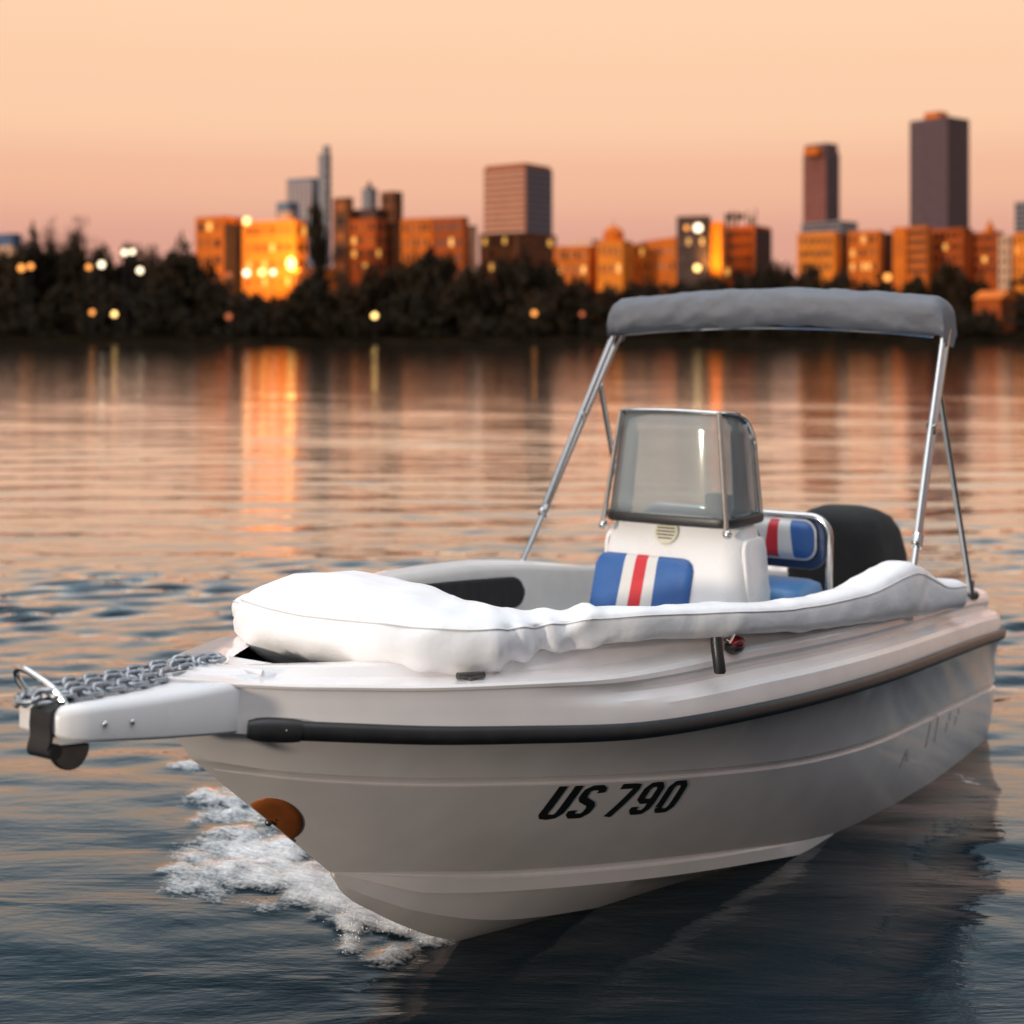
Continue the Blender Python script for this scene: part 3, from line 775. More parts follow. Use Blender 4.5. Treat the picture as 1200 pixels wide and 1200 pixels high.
# ---- water: a fan of real waves near by, running out to the far bank
def waves():
    rw = np.random.default_rng(3); L_ = []
    for _ in range(26):
        lam = math.exp(rw.uniform(math.log(.22), math.log(1.5))); th = rw.normal(R(92), R(16))
        L_.append((2 * math.pi / lam * math.cos(th), 2 * math.pi / lam * math.sin(th), .0026 * lam ** .9, rw.uniform(0, 6.28)))
    for _ in range(44):
        lam = math.exp(rw.uniform(math.log(.11), math.log(.34))); th = rw.normal(R(95), R(15))
        L_.append((2 * math.pi / lam * math.cos(th), 2 * math.pi / lam * math.sin(th), -.0046 * lam ** 1.0, rw.uniform(0, 6.28)))
    return L_
NA, NR = 520, 620
ang = np.linspace(R(-52), R(52), NA)
rad = 1.6 * (219.0 / 1.6) ** (np.linspace(0, 1, NR))
RR, AA = np.meshgrid(rad, ang, indexing='ij')
X = RR * np.sin(AA); Y = RR * np.cos(AA) ; Z = np.zeros_like(X)
cell = RR * R(104) / NA
def vnoise(x, y, seed):
    xi = np.floor(x).astype(int); yi = np.floor(y).astype(int); fx = x - xi; fy = y - yi
    def hsh(a, b):
        n = (a * 374761393 + b * 668265263 + seed * 974634777) & 0xffffffff
        n = ((n ^ (n >> 13)) * 1274126177) & 0xffffffff
        return ((n ^ (n >> 16)) & 0xffff) / 65535.0
    ux = fx * fx * (3 - 2 * fx); uy = fy * fy * (3 - 2 * fy)
    a = hsh(xi, yi); b = hsh(xi + 1, yi); c = hsh(xi, yi + 1); d = hsh(xi + 1, yi + 1)
    return (a * (1 - ux) + b * ux) * (1 - uy) + (c * (1 - ux) + d * ux) * uy
def fbm(x, y, seed, o=4):
    s_ = 0; a = .5
    for k in range(o): s_ = s_ + a * vnoise(x * 2 ** k, y * 2 ** k, seed + k); a *= .5
    return s_ / (1 - .5 ** o)
# boat-frame coordinates of the water points (for the churned water along the hull)
bx_ = (X - BOAT_C[0]) * -math.sin(YAW) + (Y - BOAT_C[1]) * -math.cos(YAW)
by_ = (X - BOAT_C[0]) * math.cos(YAW) + (Y - BOAT_C[1]) * -math.sin(YAW)
chop = np.clip(1 - np.abs(Y - 10.2) / 4.5, 0, 1) ** .8 * (.35 + 1.1 * np.clip(fbm(X * .35, Y * .5, 4) * 2 - .55, 0, 1))
for kx, ky, a, ph in waves():
    lam = 2 * math.pi / math.hypot(kx, ky)
    fade = np.clip((lam / cell - 2.5) / 3, 0, 1) * np.clip(1.4 - Y / 60, .3, 1)
    w_ = np.sin(kx * X + ky * Y + ph + .8 * fbm(X * .5, Y * .5, 11))
    if a > 0: Z += a * fade * w_ * (.85 + .25 * chop) * np.clip(.35 + (Y - 3) / 10, .35, 1)
    else: Z += -a * fade * w_ * (.12 + 1.5 * chop)
# churned foam: boat-frame plume leaving the stem to starboard and forward
def seg_d(px_, py_, a, b):
    ax_, ay_ = a; dx, dy = b[0] - ax_, b[1] - ay_; t = np.clip(((px_ - ax_) * dx + (py_ - ay_) * dy) / (dx * dx + dy * dy), 0, 1)
    return np.hypot(px_ - ax_ - t * dx, py_ - ay_ - t * dy), t
foam = np.zeros_like(X)
def wpt(u, v): d = EYE * F / (v - V0); return ((u - 600) / F * d, d)
for (u0, v0), (u1, v1), w0, w1, st_ in (((505, 1098), (400, 1045), .10, .20, 1.2), ((400, 1045), (300, 995), .22, .34, 1.15), ((300, 1000), (275, 930), .32, .22, .85), ((285, 930), (225, 895), .18, .12, .5), ((420, 1060), (408, 1112), .06, .05, 1.05), ((470, 1102), (420, 1150), .08, .10, .42), ((320, 1050), (225, 1030), .14, .16, .34), ((1120, 905), (1160, 925), .05, .06, .6)):
    d, t = seg_d(X, Y, wpt(u0, v0), wpt(u1, v1)); w_ = w0 + (w1 - w0) * t
    foam = np.maximum(foam, st_ * np.clip(1 - (d / w_) ** 1.5, 0, 1))
fn = fbm(X * 9, Y * 9, 21, 5); fn2 = fbm(X * 30, Y * 30, 31, 3)
fs = fbm(X * 3.2 + Y * 1.2, Y * 7.5 - X * 2, 51, 4)
foam_a = np.clip(foam * 1.0 + ((fn - .5) * 1.5 + (fs - .5) * 1.5) * (foam > .02), 0, 1.15)
near = np.clip((foam_a - .35) * 1.6, 0, 1)
Z += near * (.008 + .005 * (fn2 - .4) + .016 * (fn - .4))
Z += .010 * np.clip(foam * 2, 0, 1) * (fn - .5) * 2
V_ = np.stack([X, Y, Z], -1).reshape(-1, 3)
idx = np.arange(NR * NA).reshape(NR, NA)
Fq = np.stack([idx[:-1, :-1], idx[:-1, 1:], idx[1:, 1:], idx[1:, :-1]], -1).reshape(-1, 4)
me = bpy.data.meshes.new('water'); me.vertices.add(len(V_)); me.vertices.foreach_set('co', V_.ravel().astype(np.float32))
me.loops.add(Fq.size); me.loops.foreach_set('vertex_index', Fq.ravel().astype(np.int32))
me.polygons.add(len(Fq)); me.polygons.foreach_set('loop_start', np.arange(0, Fq.size, 4, dtype=np.int32)); me.polygons.foreach_set('loop_total', np.full(len(Fq), 4, np.int32))
me.update(calc_edges=True); me.polygons.foreach_set('use_smooth', np.ones(len(Fq), bool))
att = me.attributes.new('foam', 'FLOAT', 'POINT'); att.data.foreach_set('value', foam_a.ravel().astype(np.float32))
water = bpy.data.objects.new('water', me); COL.objects.link(water); tag(water, kind='structure')

def water_mat():
    m, nt, out = new_mat('river_water'); L = nt.links
    dk = N(nt, 'ShaderNodeBsdfDiffuse'); dk.inputs['Color'].default_value = (.008, .0165, .0225, 1)
    gl = N(nt, 'ShaderNodeBsdfGlossy'); gl.inputs['Roughness'].default_value = .05; gl.inputs['Color'].default_value = (1, 1, 1, 1)
    fr = N(nt, 'ShaderNodeFresnel'); fr.inputs['IOR'].default_value = 1.38
    fm = N(nt, 'ShaderNodeMath', operation='MULTIPLY_ADD'); fm.use_clamp = True; fm.inputs[1].default_value = 2.15; fm.inputs[2].default_value = -.14; L.new(fr.outputs[0], fm.inputs[0])
    p = N(nt, 'ShaderNodeMixShader'); L.new(fm.outputs[0], p.inputs['Fac']); L.new(dk.outputs[0], p.inputs[1]); L.new(gl.outputs[0], p.inputs[2])
    tc = N(nt, 'ShaderNodeTexCoord')
    mp = N(nt, 'ShaderNodeMapping'); mp.inputs['Scale'].default_value = (.38, 1.5, 1)
    L.new(tc.outputs['Object'], mp.inputs['Vector'])
    n1 = N(nt, 'ShaderNodeTexNoise'); n1.inputs['Scale'].default_value = 1.7; n1.inputs['Detail'].default_value = 6; n1.inputs['Roughness'].default_value = .55; n1.inputs['Distortion'].default_value = .4
    L.new(mp.outputs[0], n1.inputs['Vector'])
    mp2 = N(nt, 'ShaderNodeMapping'); mp2.inputs['Scale'].default_value = (.8, 1.3, 1); mp2.inputs['Rotation'].default_value = (0, 0, R(12))
    L.new(tc.outputs['Object'], mp2.inputs['Vector'])
    n2 = N(nt, 'ShaderNodeTexNoise'); n2.inputs['Scale'].default_value = 9; n2.inputs['Detail'].default_value = 5; n2.inputs['Distortion'].default_value = .3
    L.new(mp2.outputs[0], n2.inputs['Vector'])
    b1 = N(nt, 'ShaderNodeBump'); b1.inputs['Strength'].default_value = .25; b1.inputs['Distance'].default_value = .06
    b2 = N(nt, 'ShaderNodeBump'); b2.inputs['Strength'].default_value = .15; b2.inputs['Distance'].default_value = .012
    L.new(n1.outputs['Fac'], b1.inputs['Height']); L.new(n2.outputs['Fac'], b2.inputs['Height']); L.new(b1.outputs['Normal'], b2.inputs['Normal'])
    L.new(b2.outputs['Normal'], gl.inputs['Normal']); L.new(b2.outputs['Normal'], fr.inputs['Normal'])
    # foam
    at_ = N(nt, 'ShaderNodeAttribute'); at_.attribute_name = 'foam'
    f1 = N(nt, 'ShaderNodeTexNoise'); f1.inputs['Scale'].default_value = 30; f1.inputs['Detail'].default_value = 7; f1.inputs['Roughness'].default_value = .62; f1.inputs['Distortion'].default_value = .8
    mpf = N(nt, 'ShaderNodeMapping'); mpf.vector_type = 'TEXTURE'; mpf.inputs['Rotation'].default_value = (0, 0, R(152)); mpf.inputs['Scale'].default_value = (2.6, .8, 1)
    L.new(tc.outputs['Object'], mpf.inputs['Vector']); L.new(mpf.outputs[0], f1.inputs['Vector'])
    vo = N(nt, 'ShaderNodeTexVoronoi'); vo.inputs['Scale'].default_value = 75; L.new(tc.outputs['Object'], vo.inputs['Vector'])
    ad = N(nt, 'ShaderNodeMath', operation='MULTIPLY_ADD'); L.new(f1.outputs['Fac'], ad.inputs[0]); ad.inputs[1].default_value = 1.5; L.new(at_.outputs['Fac'], ad.inputs[2])
    s2 = N(nt, 'ShaderNodeMath', operation='MULTIPLY_ADD'); L.new(vo.outputs['Distance'], s2.inputs[0]); s2.inputs[1].default_value = -.35; L.new(ad.outputs[0], s2.inputs[2])
    mr = N(nt, 'ShaderNodeMapRange'); mr.inputs['From Min'].default_value = .92; mr.inputs['From Max'].default_value = 2.0; L.new(s2.outputs[0], mr.inputs['Value'])
    gt = N(nt, 'ShaderNodeMath', operation='GREATER_THAN'); gt.inputs[1].default_value = .02; L.new(at_.outputs['Fac'], gt.inputs[0])
    mu = N(nt, 'ShaderNodeMath', operation='MULTIPLY'); L.new(mr.outputs[0], mu.inputs[0]); L.new(gt.outputs[0], mu.inputs[1])
    df = N(nt, 'ShaderNodeBsdfDiffuse'); df.inputs['Color'].default_value = (.90, .91, .92, 1)
    bf = N(nt, 'ShaderNodeBump'); bf.inputs['Strength'].default_value = .35; bf.inputs['Distance'].default_value = .015; L.new(f1.outputs['Fac'], bf.inputs['Height']); L.new(bf.outputs[0], df.inputs['Normal'])
    mx = N(nt, 'ShaderNodeMixShader'); L.new(mu.outputs[0], mx.inputs['Fac']); L.new(p.outputs[0], mx.inputs[1]); L.new(df.outputs[0], mx.inputs[2])
    L.new(mx.outputs[0], out.inputs['Surface']); return m
me.materials.append(water_mat())
# river bed / dark water sheet reaching round behind and to the sides
def plain(name, quad, mat, kind='structure'):
    m_ = MB(); m_.add(quad, [tuple(range(len(quad)))]); o = m_.build(name, mat, None, smooth=False); tag(o, kind=kind); return o
plain('river_water', [(-900, -300, -.12), (900, -300, -.12), (900, 222, -.12), (-900, 222, -.12)], water.data.materials[0])

# spray thrown up at the stem
spm = MB(); rs = random.Random(5)
for _ in range(300):
    f = rs.random(); u = 505 - 215 * f + rs.gauss(0, 26); v = 1096 - 100 * f + rs.gauss(0, 14)
    if rs.random() < .25: u, v = 412 + rs.gauss(0, 9), 1095 + rs.gauss(0, 14)
    x, y = wpt(u, v); z = abs(rs.gauss(0, .028)) + .004; r_ = rs.choice((.0012, .0016, .002, .0025, .0034)) 
    if not (0 < u < 520): continue
    spm.sphere((x, y, z), r_, 6, 4, sq=(1, 1, rs.uniform(.6, 1.2)))
spray = spm.build('bow_spray', pmat('white_foam', (.82, .84, .85), .5, var=.05, scale=30), None); tag(spray, 'white droplets of spray thrown up beside the stem of the boat', 'spray', kind='stuff')

# ---- river bank and land behind
tm = MB(); rows = []
ys = [214, 217, 218.6, 219.2, 220, 222, 224, 228, 235, 245, 260, 280, 300, 340, 420, 600, 900, 1500, 3000]
xs = np.concatenate([np.linspace(-2600, -200, 9)[:-1], np.linspace(-200, 200, 161), np.linspace(200, 2600, 9)[1:]])
for y in ys:
    rows.append([(x, y + (1.2 * mnoise.noise(Vector((x * .06, 3, 1))) if y < 226 else 0), GT(y) + (.25 * mnoise.noise(Vector((x * .12, y * .1, 4))) if y > 219 else 0)) for x in xs])
tm.grid(rows)
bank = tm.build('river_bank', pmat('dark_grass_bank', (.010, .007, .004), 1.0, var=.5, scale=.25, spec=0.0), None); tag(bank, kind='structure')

# ---- foliage
def leaf_mat(name, a, b):
    m, nt, out = new_mat(name); p = N(nt, 'ShaderNodeBsdfPrincipled'); p.inputs['Roughness'].default_value = .7; p.inputs['Specular IOR Level'].default_value = .2
    g = N(nt, 'ShaderNodeNewGeometry'); oi = N(nt, 'ShaderNodeObjectInfo'); cr = N(nt, 'ShaderNodeValToRGB')
    cr.color_ramp.elements[0].color = (*a, 1); cr.color_ramp.elements[1].color = (*b, 1)
    ad = N(nt, 'ShaderNodeMath', operation='MULTIPLY_ADD'); nt.links.new(g.outputs['Random Per Island'], ad.inputs[0]); ad.inputs[1].default_value = .7
    m2 = N(nt, 'ShaderNodeMath', operation='MULTIPLY'); nt.links.new(oi.outputs['Random'], m2.inputs[0]); m2.inputs[1].default_value = .35
    nt.links.new(m2.outputs[0], ad.inputs[2]); nt.links.new(ad.outputs[0], cr.inputs['Fac']); nt.links.new(cr.outputs['Color'], p.inputs['Base Color'])
    nt.links.new(p.outputs[0], out.inputs['Surface']); return m
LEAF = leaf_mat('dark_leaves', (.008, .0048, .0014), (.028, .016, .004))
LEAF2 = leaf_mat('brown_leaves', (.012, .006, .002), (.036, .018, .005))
def leaf_cloud(name, clumps, per, size, seed, mat):
    """clumps: (x,y,z,r) ; leaf quads scattered through each"""
    rg = np.random.default_rng(seed); vs = []
    for cx, cy, cz, r_ in clumps:
        d = rg.normal(size=(per, 3)); d /= np.linalg.norm(d, axis=1)[:, None]; d *= (rg.random(per) ** .42 * r_)[:, None]
        c = d * np.array([1, 1, .8]) + np.array([cx, cy, cz])
        a = rg.normal(size=(per, 3)); a /= np.linalg.norm(a, axis=1)[:, None]
        b = rg.normal(size=(per, 3)); b -= a * (a * b).sum(1)[:, None]; b /= np.linalg.norm(b, axis=1)[:, None]
        sz = size * rg.uniform(.5, 1.2, (per, 1))
        vs.append(np.stack([c - a * sz, c + b * sz * .6, c + a * sz, c - b * sz * .6], 1))
    V = np.concatenate(vs).reshape(-1, 3); n = len(V) // 4
    me = bpy.data.meshes.new(name); me.from_pydata(V.tolist(), [], np.arange(n * 4).reshape(n, 4).tolist()); me.materials.append(mat); return me
def round_crown(seed, narrow=False):
    rg = np.random.default_rng(seed); cl = []
    for _ in range(26 if not narrow else 16):
        d = rg.normal(size=3); d /= np.linalg.norm(d); rr_ = rg.random() ** .5 * .78
        if narrow: cl.append((d[0] * rr_ * .7, d[1] * rr_ * .7, .14 + rg.random() * .80, .30 * (1 - .4 * rg.random())))
        else:
            z = .56 + d[2] * rr_ * .36
            cl.append((d[0] * rr_ * .85, d[1] * rr_ * .85, z, rg.uniform(.20, .36)))
    if not narrow: cl += [(rg.uniform(-.6, .6), rg.uniform(-.6, .6), .2 + rg.random() * .15, .34) for _ in range(6)]
    return cl
CR = []
for k in range(7):
    cl = round_crown(100 + k)
    me = leaf_cloud('crown', [(a, b, c, r_) for a, b, c, r_ in cl], 95, .085, 200 + k, LEAF if k % 3 else LEAF2)
    for v in me.vertices: v.co.z = max(.04, v.co.z)
    CR.append(me)
CN = [leaf_cloud('crown', round_crown(300 + k, True), 70, .09, 320 + k, LEAF) for k in range(2)]
def trunk_mesh(bare=False):
    t = MB(); t.tube([(0, 0, -.03), (.01, 0, .15), (-.01, .01, .35), (.0, 0, .62)], [.045, .035, .028, .012], n=7)
    rg = random.Random(4)
    def limb(p, d, l, r_, dep):
        q = Vector(p) + Vector(d) * l; t.tube([p, (Vector(p) + q) / 2 + Vector((rg.uniform(-.02, .02), rg.uniform(-.02, .02), .01)), q], [r_, r_ * .75, r_ * .45], n=5)
        if dep:
            for _ in range(3 if bare else 2): limb(q, (Vector(d) + Vector((rg.uniform(-.7, .7), rg.uniform(-.7, .7), rg.uniform(0, .5)))).normalized(), l * .62, r_ * .5, dep - 1)
    for k in range(6 if bare else 5):
        a = k * 2.4; limb((0, 0, .25 + .07 * k), Vector((math.cos(a) * .7, math.sin(a) * .7, .75)).normalized(), .34 if bare else .3, .016, 3 if bare else 1)
    return t
tk = trunk_mesh().build('trunk', M['bark'], None); TRUNK = tk.data; bpy.data.objects.remove(tk)
tk = trunk_mesh(True).build('trunk', M['bark'], None); BARE = tk.data; bpy.data.objects.remove(tk)
TWIG = leaf_cloud('crown', [(a * 1.0, b, c + .12, r_ * .8) for a, b, c, r_ in round_crown(77)], 26, .05, 78, LEAF2)

def tree(u, vtop, hw, D, kind, label, k, group='trees along the far bank'):
    gz = GT(D) - .1; h = hz(vtop, D) - gz; rx = hw * D / F
    nm = {'round': 'tree', 'tall': 'tall_tree', 'bare': 'bare_tree'}[kind]
    t = empty(nm, (at(u, D), D, gz), (k * 1.7) % 6.28); tag(t, label, 'tree', group)
    for nm2, me_ in (('trunk', BARE if kind == 'bare' else TRUNK), ('crown', TWIG if kind == 'bare' else (CN[k % 2] if kind == 'tall' else CR[k % 7]))):
        o = bpy.data.objects.new(nm2, me_); COL.objects.link(o); o.parent = t
        rx2 = rx * (1.35 if kind == 'bare' else 1.0)
        o.scale = (rx2 if nm2 == 'crown' else h * .6, rx2 if nm2 == 'crown' else h * .6, h * ((.80 if kind == 'bare' else .74) if nm2 == 'trunk' else .97))
    return t
TREES = [
 (6, 284, 34, 240, 'round', 'dark tree at the left end of the far bank'),
 (44, 268, 34, 246, 'round', 'broad dark tree beside the two orange lamps at the left end of the bank'),
 (60, 262, 13, 250, 'bare', 'thin-topped bare tree above the two orange lamps, the smaller of the pair'),
 (93, 262, 17, 250, 'bare', 'wide bare twiggy tree standing above the crowns, the larger of the pair'),
 (84, 272, 32, 244, 'round', 'dark crown under the large bare twiggy tree'),
 (122, 281, 30, 240, 'round', 'dark tree behind the orange and white lamp pair'),
 (158, 284, 32, 248, 'round', 'brownish tree behind the twin white lamp'),
 (190, 288, 26, 240, 'round', 'low crown between the twin white lamp and the big round tree'),
 (214, 279, 42, 236, 'round', 'big round dark tree left of the orange-lit apartment block'),
 (250, 322, 32, 231, 'round', 'low dark tree under the left wing of the orange-lit apartment block'),
 (292, 338, 30, 229, 'round', 'low dark tree in front of the white lamp at the apartment block'),
 (372, 236, 19, 262, 'tall', 'tall narrow dark tree right of the flood-lit facade'),
 (364, 322, 36, 228, 'round', 'dark dome of a tree right of the floodlight near the water'),
 (410, 330, 30, 230, 'round', 'low dark tree below the brown office block'),
 (446, 306, 34, 238, 'round', 'dark tree under the right corner of the brown office block'),
 (482, 297, 30, 236, 'round', 'dark tree before the orange brick terrace, left shoulder of the big dome'),
 (510, 283, 42, 240, 'round', 'large domed tree in front of the orange brick terrace'),
 (556, 306, 34, 236, 'round', 'dark tree below the pale stair strip of the orange terrace'),
 (604, 290, 40, 238, 'round', 'large dark tree in front of the striped brick tower'),
 (644, 300, 32, 240, 'round', 'dark tree right of the striped brick tower'),
 (676, 322, 30, 232, 'round', 'low dark tree under the cream-roofed orange houses'),
 (716, 332, 28, 230, 'round', 'low dark tree below the little orange turret'),
 (752, 322, 34, 232, 'round', 'dark tree in front of the sloping orange hall'),
 (798, 326, 34, 230, 'round', 'dark tree below the dark box building with two lamps'),
 (842, 322, 28, 232, 'round', 'low dark tree at the foot of the yellow-lit wall'),
 (878, 310, 32, 238, 'round', 'dark tree in front of the brown block with roof masts'),
 (914, 300, 26, 242, 'round', 'dark tree in the gap between the brown block and the slim tower'),
 (946, 308, 28, 238, 'round', 'dark tree below the left corner of the long orange flats'),
 (986, 315, 28, 234, 'round', 'dark tree left of the single orange lamp under the flats'),
 (1022, 321, 26, 232, 'round', 'low dark tree just under the single orange lamp'),
 (1070, 318, 28, 234, 'round', 'dark tree before the balconied orange flats'),
 (1112, 300, 30, 240, 'round', 'brownish tree rising before the balconied orange flats'),
 (1142, 318, 24, 240, 'round', 'dark tree left of the red-lit house at the right end of the bank'),
 (1196, 336, 26, 236, 'round', 'dark tree at the right end of the far bank'),
 (1150, 366, 22, 226, 'round', 'small dark tree at the water below the red-lit house'),
 (330, 352, 26, 226, 'round', 'small dark tree at the water below the floodlight'),
 (20, 326, 34, 230, 'round', 'low dark tree under the two orange lamps at the left end'),
 (72, 330, 36, 231, 'round', 'low dark tree between the left lamp pair and the white lamp pair'),
 (128, 330, 36, 231, 'round', 'low dark tree above the two small lamps by the water'),
 (182, 332, 36, 231, 'round', 'low dark tree in front of the foot of the big round tree'),
 (470, 336, 36, 229, 'round', 'low dark tree right of the yellow lamp by the water'),
 (534, 330, 38, 230, 'round', 'low dark tree in front of the large domed tree'),
 (640, 334, 36, 229, 'round', 'low dark tree left of the small orange lamp by the water'),
]
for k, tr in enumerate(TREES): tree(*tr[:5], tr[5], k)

# undergrowth along the water's edge: uncountable
rg = np.random.default_rng(9); cl = []
for _ in range(900):
    u = rg.uniform(-450, 1600); D = rg.uniform(221.5, 229); topv = 372 - 26 * vnoise(np.array([u * .03]), np.array([1.5]), 8)[0] * (D - 220) / 6
    r_ = rg.uniform(.7, 1.5); zt = hz(topv, D); cl.append((at(u, D), D, max(GT(D) + .2, rg.uniform(GT(D), max(GT(D) + .3, zt))), r_))
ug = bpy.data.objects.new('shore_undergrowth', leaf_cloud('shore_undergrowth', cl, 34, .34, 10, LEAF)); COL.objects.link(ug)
tag(ug, 'dark undergrowth along the edge of the far bank', 'undergrowth', kind='stuff')
# far woods behind the trees: one mass
cl = []
for _ in range(900):
    u = rg.uniform(-650, 1750); D = rg.uniform(252, 262); top = 308 + 22 * vnoise(np.array([u * .02]), np.array([7.5]), 18)[0]
    if 270 < u < 360: top = 345
    if 640 < u < 760 or 930 < u < 1180: top += 22
    cl.append((at(u, D), D, rg.uniform(GT(D), hz(top, D) - 1.2), rg.uniform(1.2, 2.0)))
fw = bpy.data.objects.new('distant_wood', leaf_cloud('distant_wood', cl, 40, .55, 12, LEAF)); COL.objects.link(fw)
tag(fw, 'dark mass of woodland behind the bank trees', 'woodland', kind='stuff')

# ---- buildings across the river
def brick(name, c, v=.18, sc_=.35): return pmat(name, c, .85, var=v, scale=sc_, spec=.2)
B = dict(orange=brick('glow_orange_brick', (.62, .140, .014)), bright=brick('glow_ochre_render', (.78, .215, .020)), rust=brick('glow_rust_brick', (.40, .075, .011)), brown=brick('brown_brick', (.15, .052, .02)),  # brick tones with the orange sunset glow put into the colour
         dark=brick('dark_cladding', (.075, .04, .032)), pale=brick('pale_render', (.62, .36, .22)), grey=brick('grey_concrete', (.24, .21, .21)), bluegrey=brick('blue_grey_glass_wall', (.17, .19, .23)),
         mauve=brick('mauve_concrete', (.15, .085, .09)), towerbrick=brick('tower_brick', (.34, .085, .025)), towershade=brick('tower_shaded_grey', (.14, .10, .12)), slate=brick('slate_roof', (.07, .055, .06)), cream=brick('cream_roof', (.62, .44, .34)),
         blue=brick('blue_roof', (.08, .12, .20)))
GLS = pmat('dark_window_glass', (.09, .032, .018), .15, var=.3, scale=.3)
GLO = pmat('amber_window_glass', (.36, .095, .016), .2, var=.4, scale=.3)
GLT = pmat('tower_window_glass', (.060, .045, .055), .2, var=.3, scale=.2)
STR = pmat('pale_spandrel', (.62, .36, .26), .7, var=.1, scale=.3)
STG = pmat('shaded_spandrel', (.26, .20, .20), .7, var=.1, scale=.3)
class Info: pass
def block(parent, name, u0, uc, u1, vtop, D, mat, th=38, z0=None, smooth=False, roof=True):
    t = R(th); xc = at(uc, D); k0 = (u0 - 600) / F; k1 = (u1 - 600) / F
    a = max(.3, (xc - k0 * D) / (math.cos(t) + k0 * math.sin(t))); b = max(.3, (k1 * D - xc) / max(.05, math.sin(t) - k1 * math.cos(t)))
    dl = Vector((-math.cos(t), math.sin(t), 0)); dr = Vector((math.sin(t), math.cos(t), 0))
    P = Vector((xc, D, 0)); zb = (GT(D) - 1.0) if z0 is None else z0; zt = hz(vtop, D)
    if a < 1: a = 8.0
    if b < 1: b = 8.0
    q = [P, P + dr * b, P + dr * b + dl * a, P + dl * a]
    m = MB(); m.add([(p.x, p.y, zb) for p in q] + [(p.x, p.y, zt) for p in q], [(3, 2, 1, 0), (4, 5, 6, 7), (0, 1, 5, 4), (1, 2, 6, 5), (2, 3, 7, 6), (3, 0, 4, 7)])
    if roof:
        q2 = [p + (dr + dl).normalized() * s_ for p, s_ in zip(q, (-.25, 0, .25, 0))]
        h_ = max(.4, (zt - zb) * .012)
        m.add([(p.x, p.y, zt - .002) for p in q2] + [(p.x, p.y, zt + h_) for p in q2], [(3, 2, 1, 0), (4, 5, 6, 7), (0, 1, 5, 4), (1, 2, 6, 5), (2, 3, 7, 6), (3, 0, 4, 7)])
    o = m.build(name, mat, parent, smooth=False)
    i = Info(); i.P, i.dl, i.dr, i.a, i.b, i.zb, i.zt, i.o = P, dl, dr, a, b, zb, zt, o
    return i
def bldg(name, label, cat='building', group=None):
    o = empty(name); tag(o, label, cat, group); return o
WRND = random.Random(11)
GLD = pmat('dark_pane', (.022, .014, .012), .15, var=.3, scale=.3)
GLL = pmat('lit_pane', (.5, .25, .06), .4, var=.2, scale=.3, emit=(1, .50, .10), estr=.9)
def windows(i, face, floors, bays, mat, zmin=None, wf=.55, hf=.5, name='window', margin=.06):
    d, L_ = (i.dl, i.a) if face == 'L' else (i.dr, i.b)
    nrm = -i.dr if face == 'L' else -i.dl
    z0 = i.zb if zmin is None else zmin; H_ = i.zt - z0; fh = H_ / floors; bw = L_ * (1 - 2 * margin) / bays
    srcs = {}
    for r_ in range(floors):
        for c in range(bays):
            q = WRND.random(); mt = GLL if q < .10 else (GLD if q < .50 else mat)
            p = i.P + d * (L_ * margin + bw * (c + .5)) + nrm * .04; z = z0 + fh * (r_ + .52)
            if mt.name not in srcs:
                m = MB(); m.box((0, 0, 0), (bw * wf, .14, fh * hf)); srcs[mt.name] = o = m.build(name, mt, i.o, smooth=False)
            else: o = srcs[mt.name].copy(); COL.objects.link(o); o.parent = i.o
            o.location = (p.x, p.y, z); o.rotation_euler = (0, 0, math.atan2(d.y, d.x))
def bands(i, face, n, mat, zmin=None, frac=.5, name='window_band', vertical=False, margin=.02, out=.05):
    d, L_ = (i.dl, i.a) if face == 'L' else (i.dr, i.b)
    nrm = -i.dr if face == 'L' else -i.dl
    z0 = i.zb if zmin is None else zmin; H_ = i.zt - z0; src = None
    for k in range(n):
        if vertical: w_, h_ = L_ / n * frac, H_ * .96; off, z = L_ * (k + .5) / n, z0 + H_ * .48
        else: w_, h_ = L_ * (1 - 2 * margin), H_ / n * frac; off, z = L_ * .5, z0 + H_ * (k + .5) / n
        p = i.P + d * off + nrm * out
        if src is None:
            m = MB(); m.box((0, 0, 0), (w_, .2, h_)); src = m.build(name, mat, i.o, smooth=False); o = src
        else: o = src.copy(); COL.objects.link(o); o.parent = i.o
        o.location = (p.x, p.y, z); o.rotation_euler = (0, 0, math.atan2(d.y, d.x))
NEAR = 'low buildings across the river'; FAR = 'high-rise towers on the skyline'

b = bldg('apartment_block', 'orange apartment block with a floodlight blazing at its foot', 'apartment block', NEAR)
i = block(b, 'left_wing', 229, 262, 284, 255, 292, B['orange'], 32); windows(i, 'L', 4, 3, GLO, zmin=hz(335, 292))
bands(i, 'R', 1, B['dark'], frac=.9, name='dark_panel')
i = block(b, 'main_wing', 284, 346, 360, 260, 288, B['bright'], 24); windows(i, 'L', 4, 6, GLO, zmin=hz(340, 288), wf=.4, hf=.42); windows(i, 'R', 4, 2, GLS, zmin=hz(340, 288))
i = block(b, 'rooftop_room', 326, 340, 346, 250, 292, B['pale'], 30, z0=hz(262, 292))
b = bldg('glass_highrise', 'grey stepped high-rise with a thin slab rising at its right', 'tower', FAR)
i = block(b, 'lower_slab', 336, 366, 376, 210, 900, B['bluegrey'], 30); bands(i, 'L', 6, STR, zmin=hz(255, 900), vertical=True, frac=.35, name='pale_fin')
i = block(b, 'tall_slab', 373, 383, 388, 182, 880, B['grey'], 38); bands(i, 'R', 8, GLT, zmin=hz(260, 880))
i = block(b, 'mast_room', 378, 384, 387, 171, 884, B['grey'], 38, z0=hz(184, 884))
i = block(b, 'podium', 324, 338, 350, 238, 870, B['bluegrey'], 38)
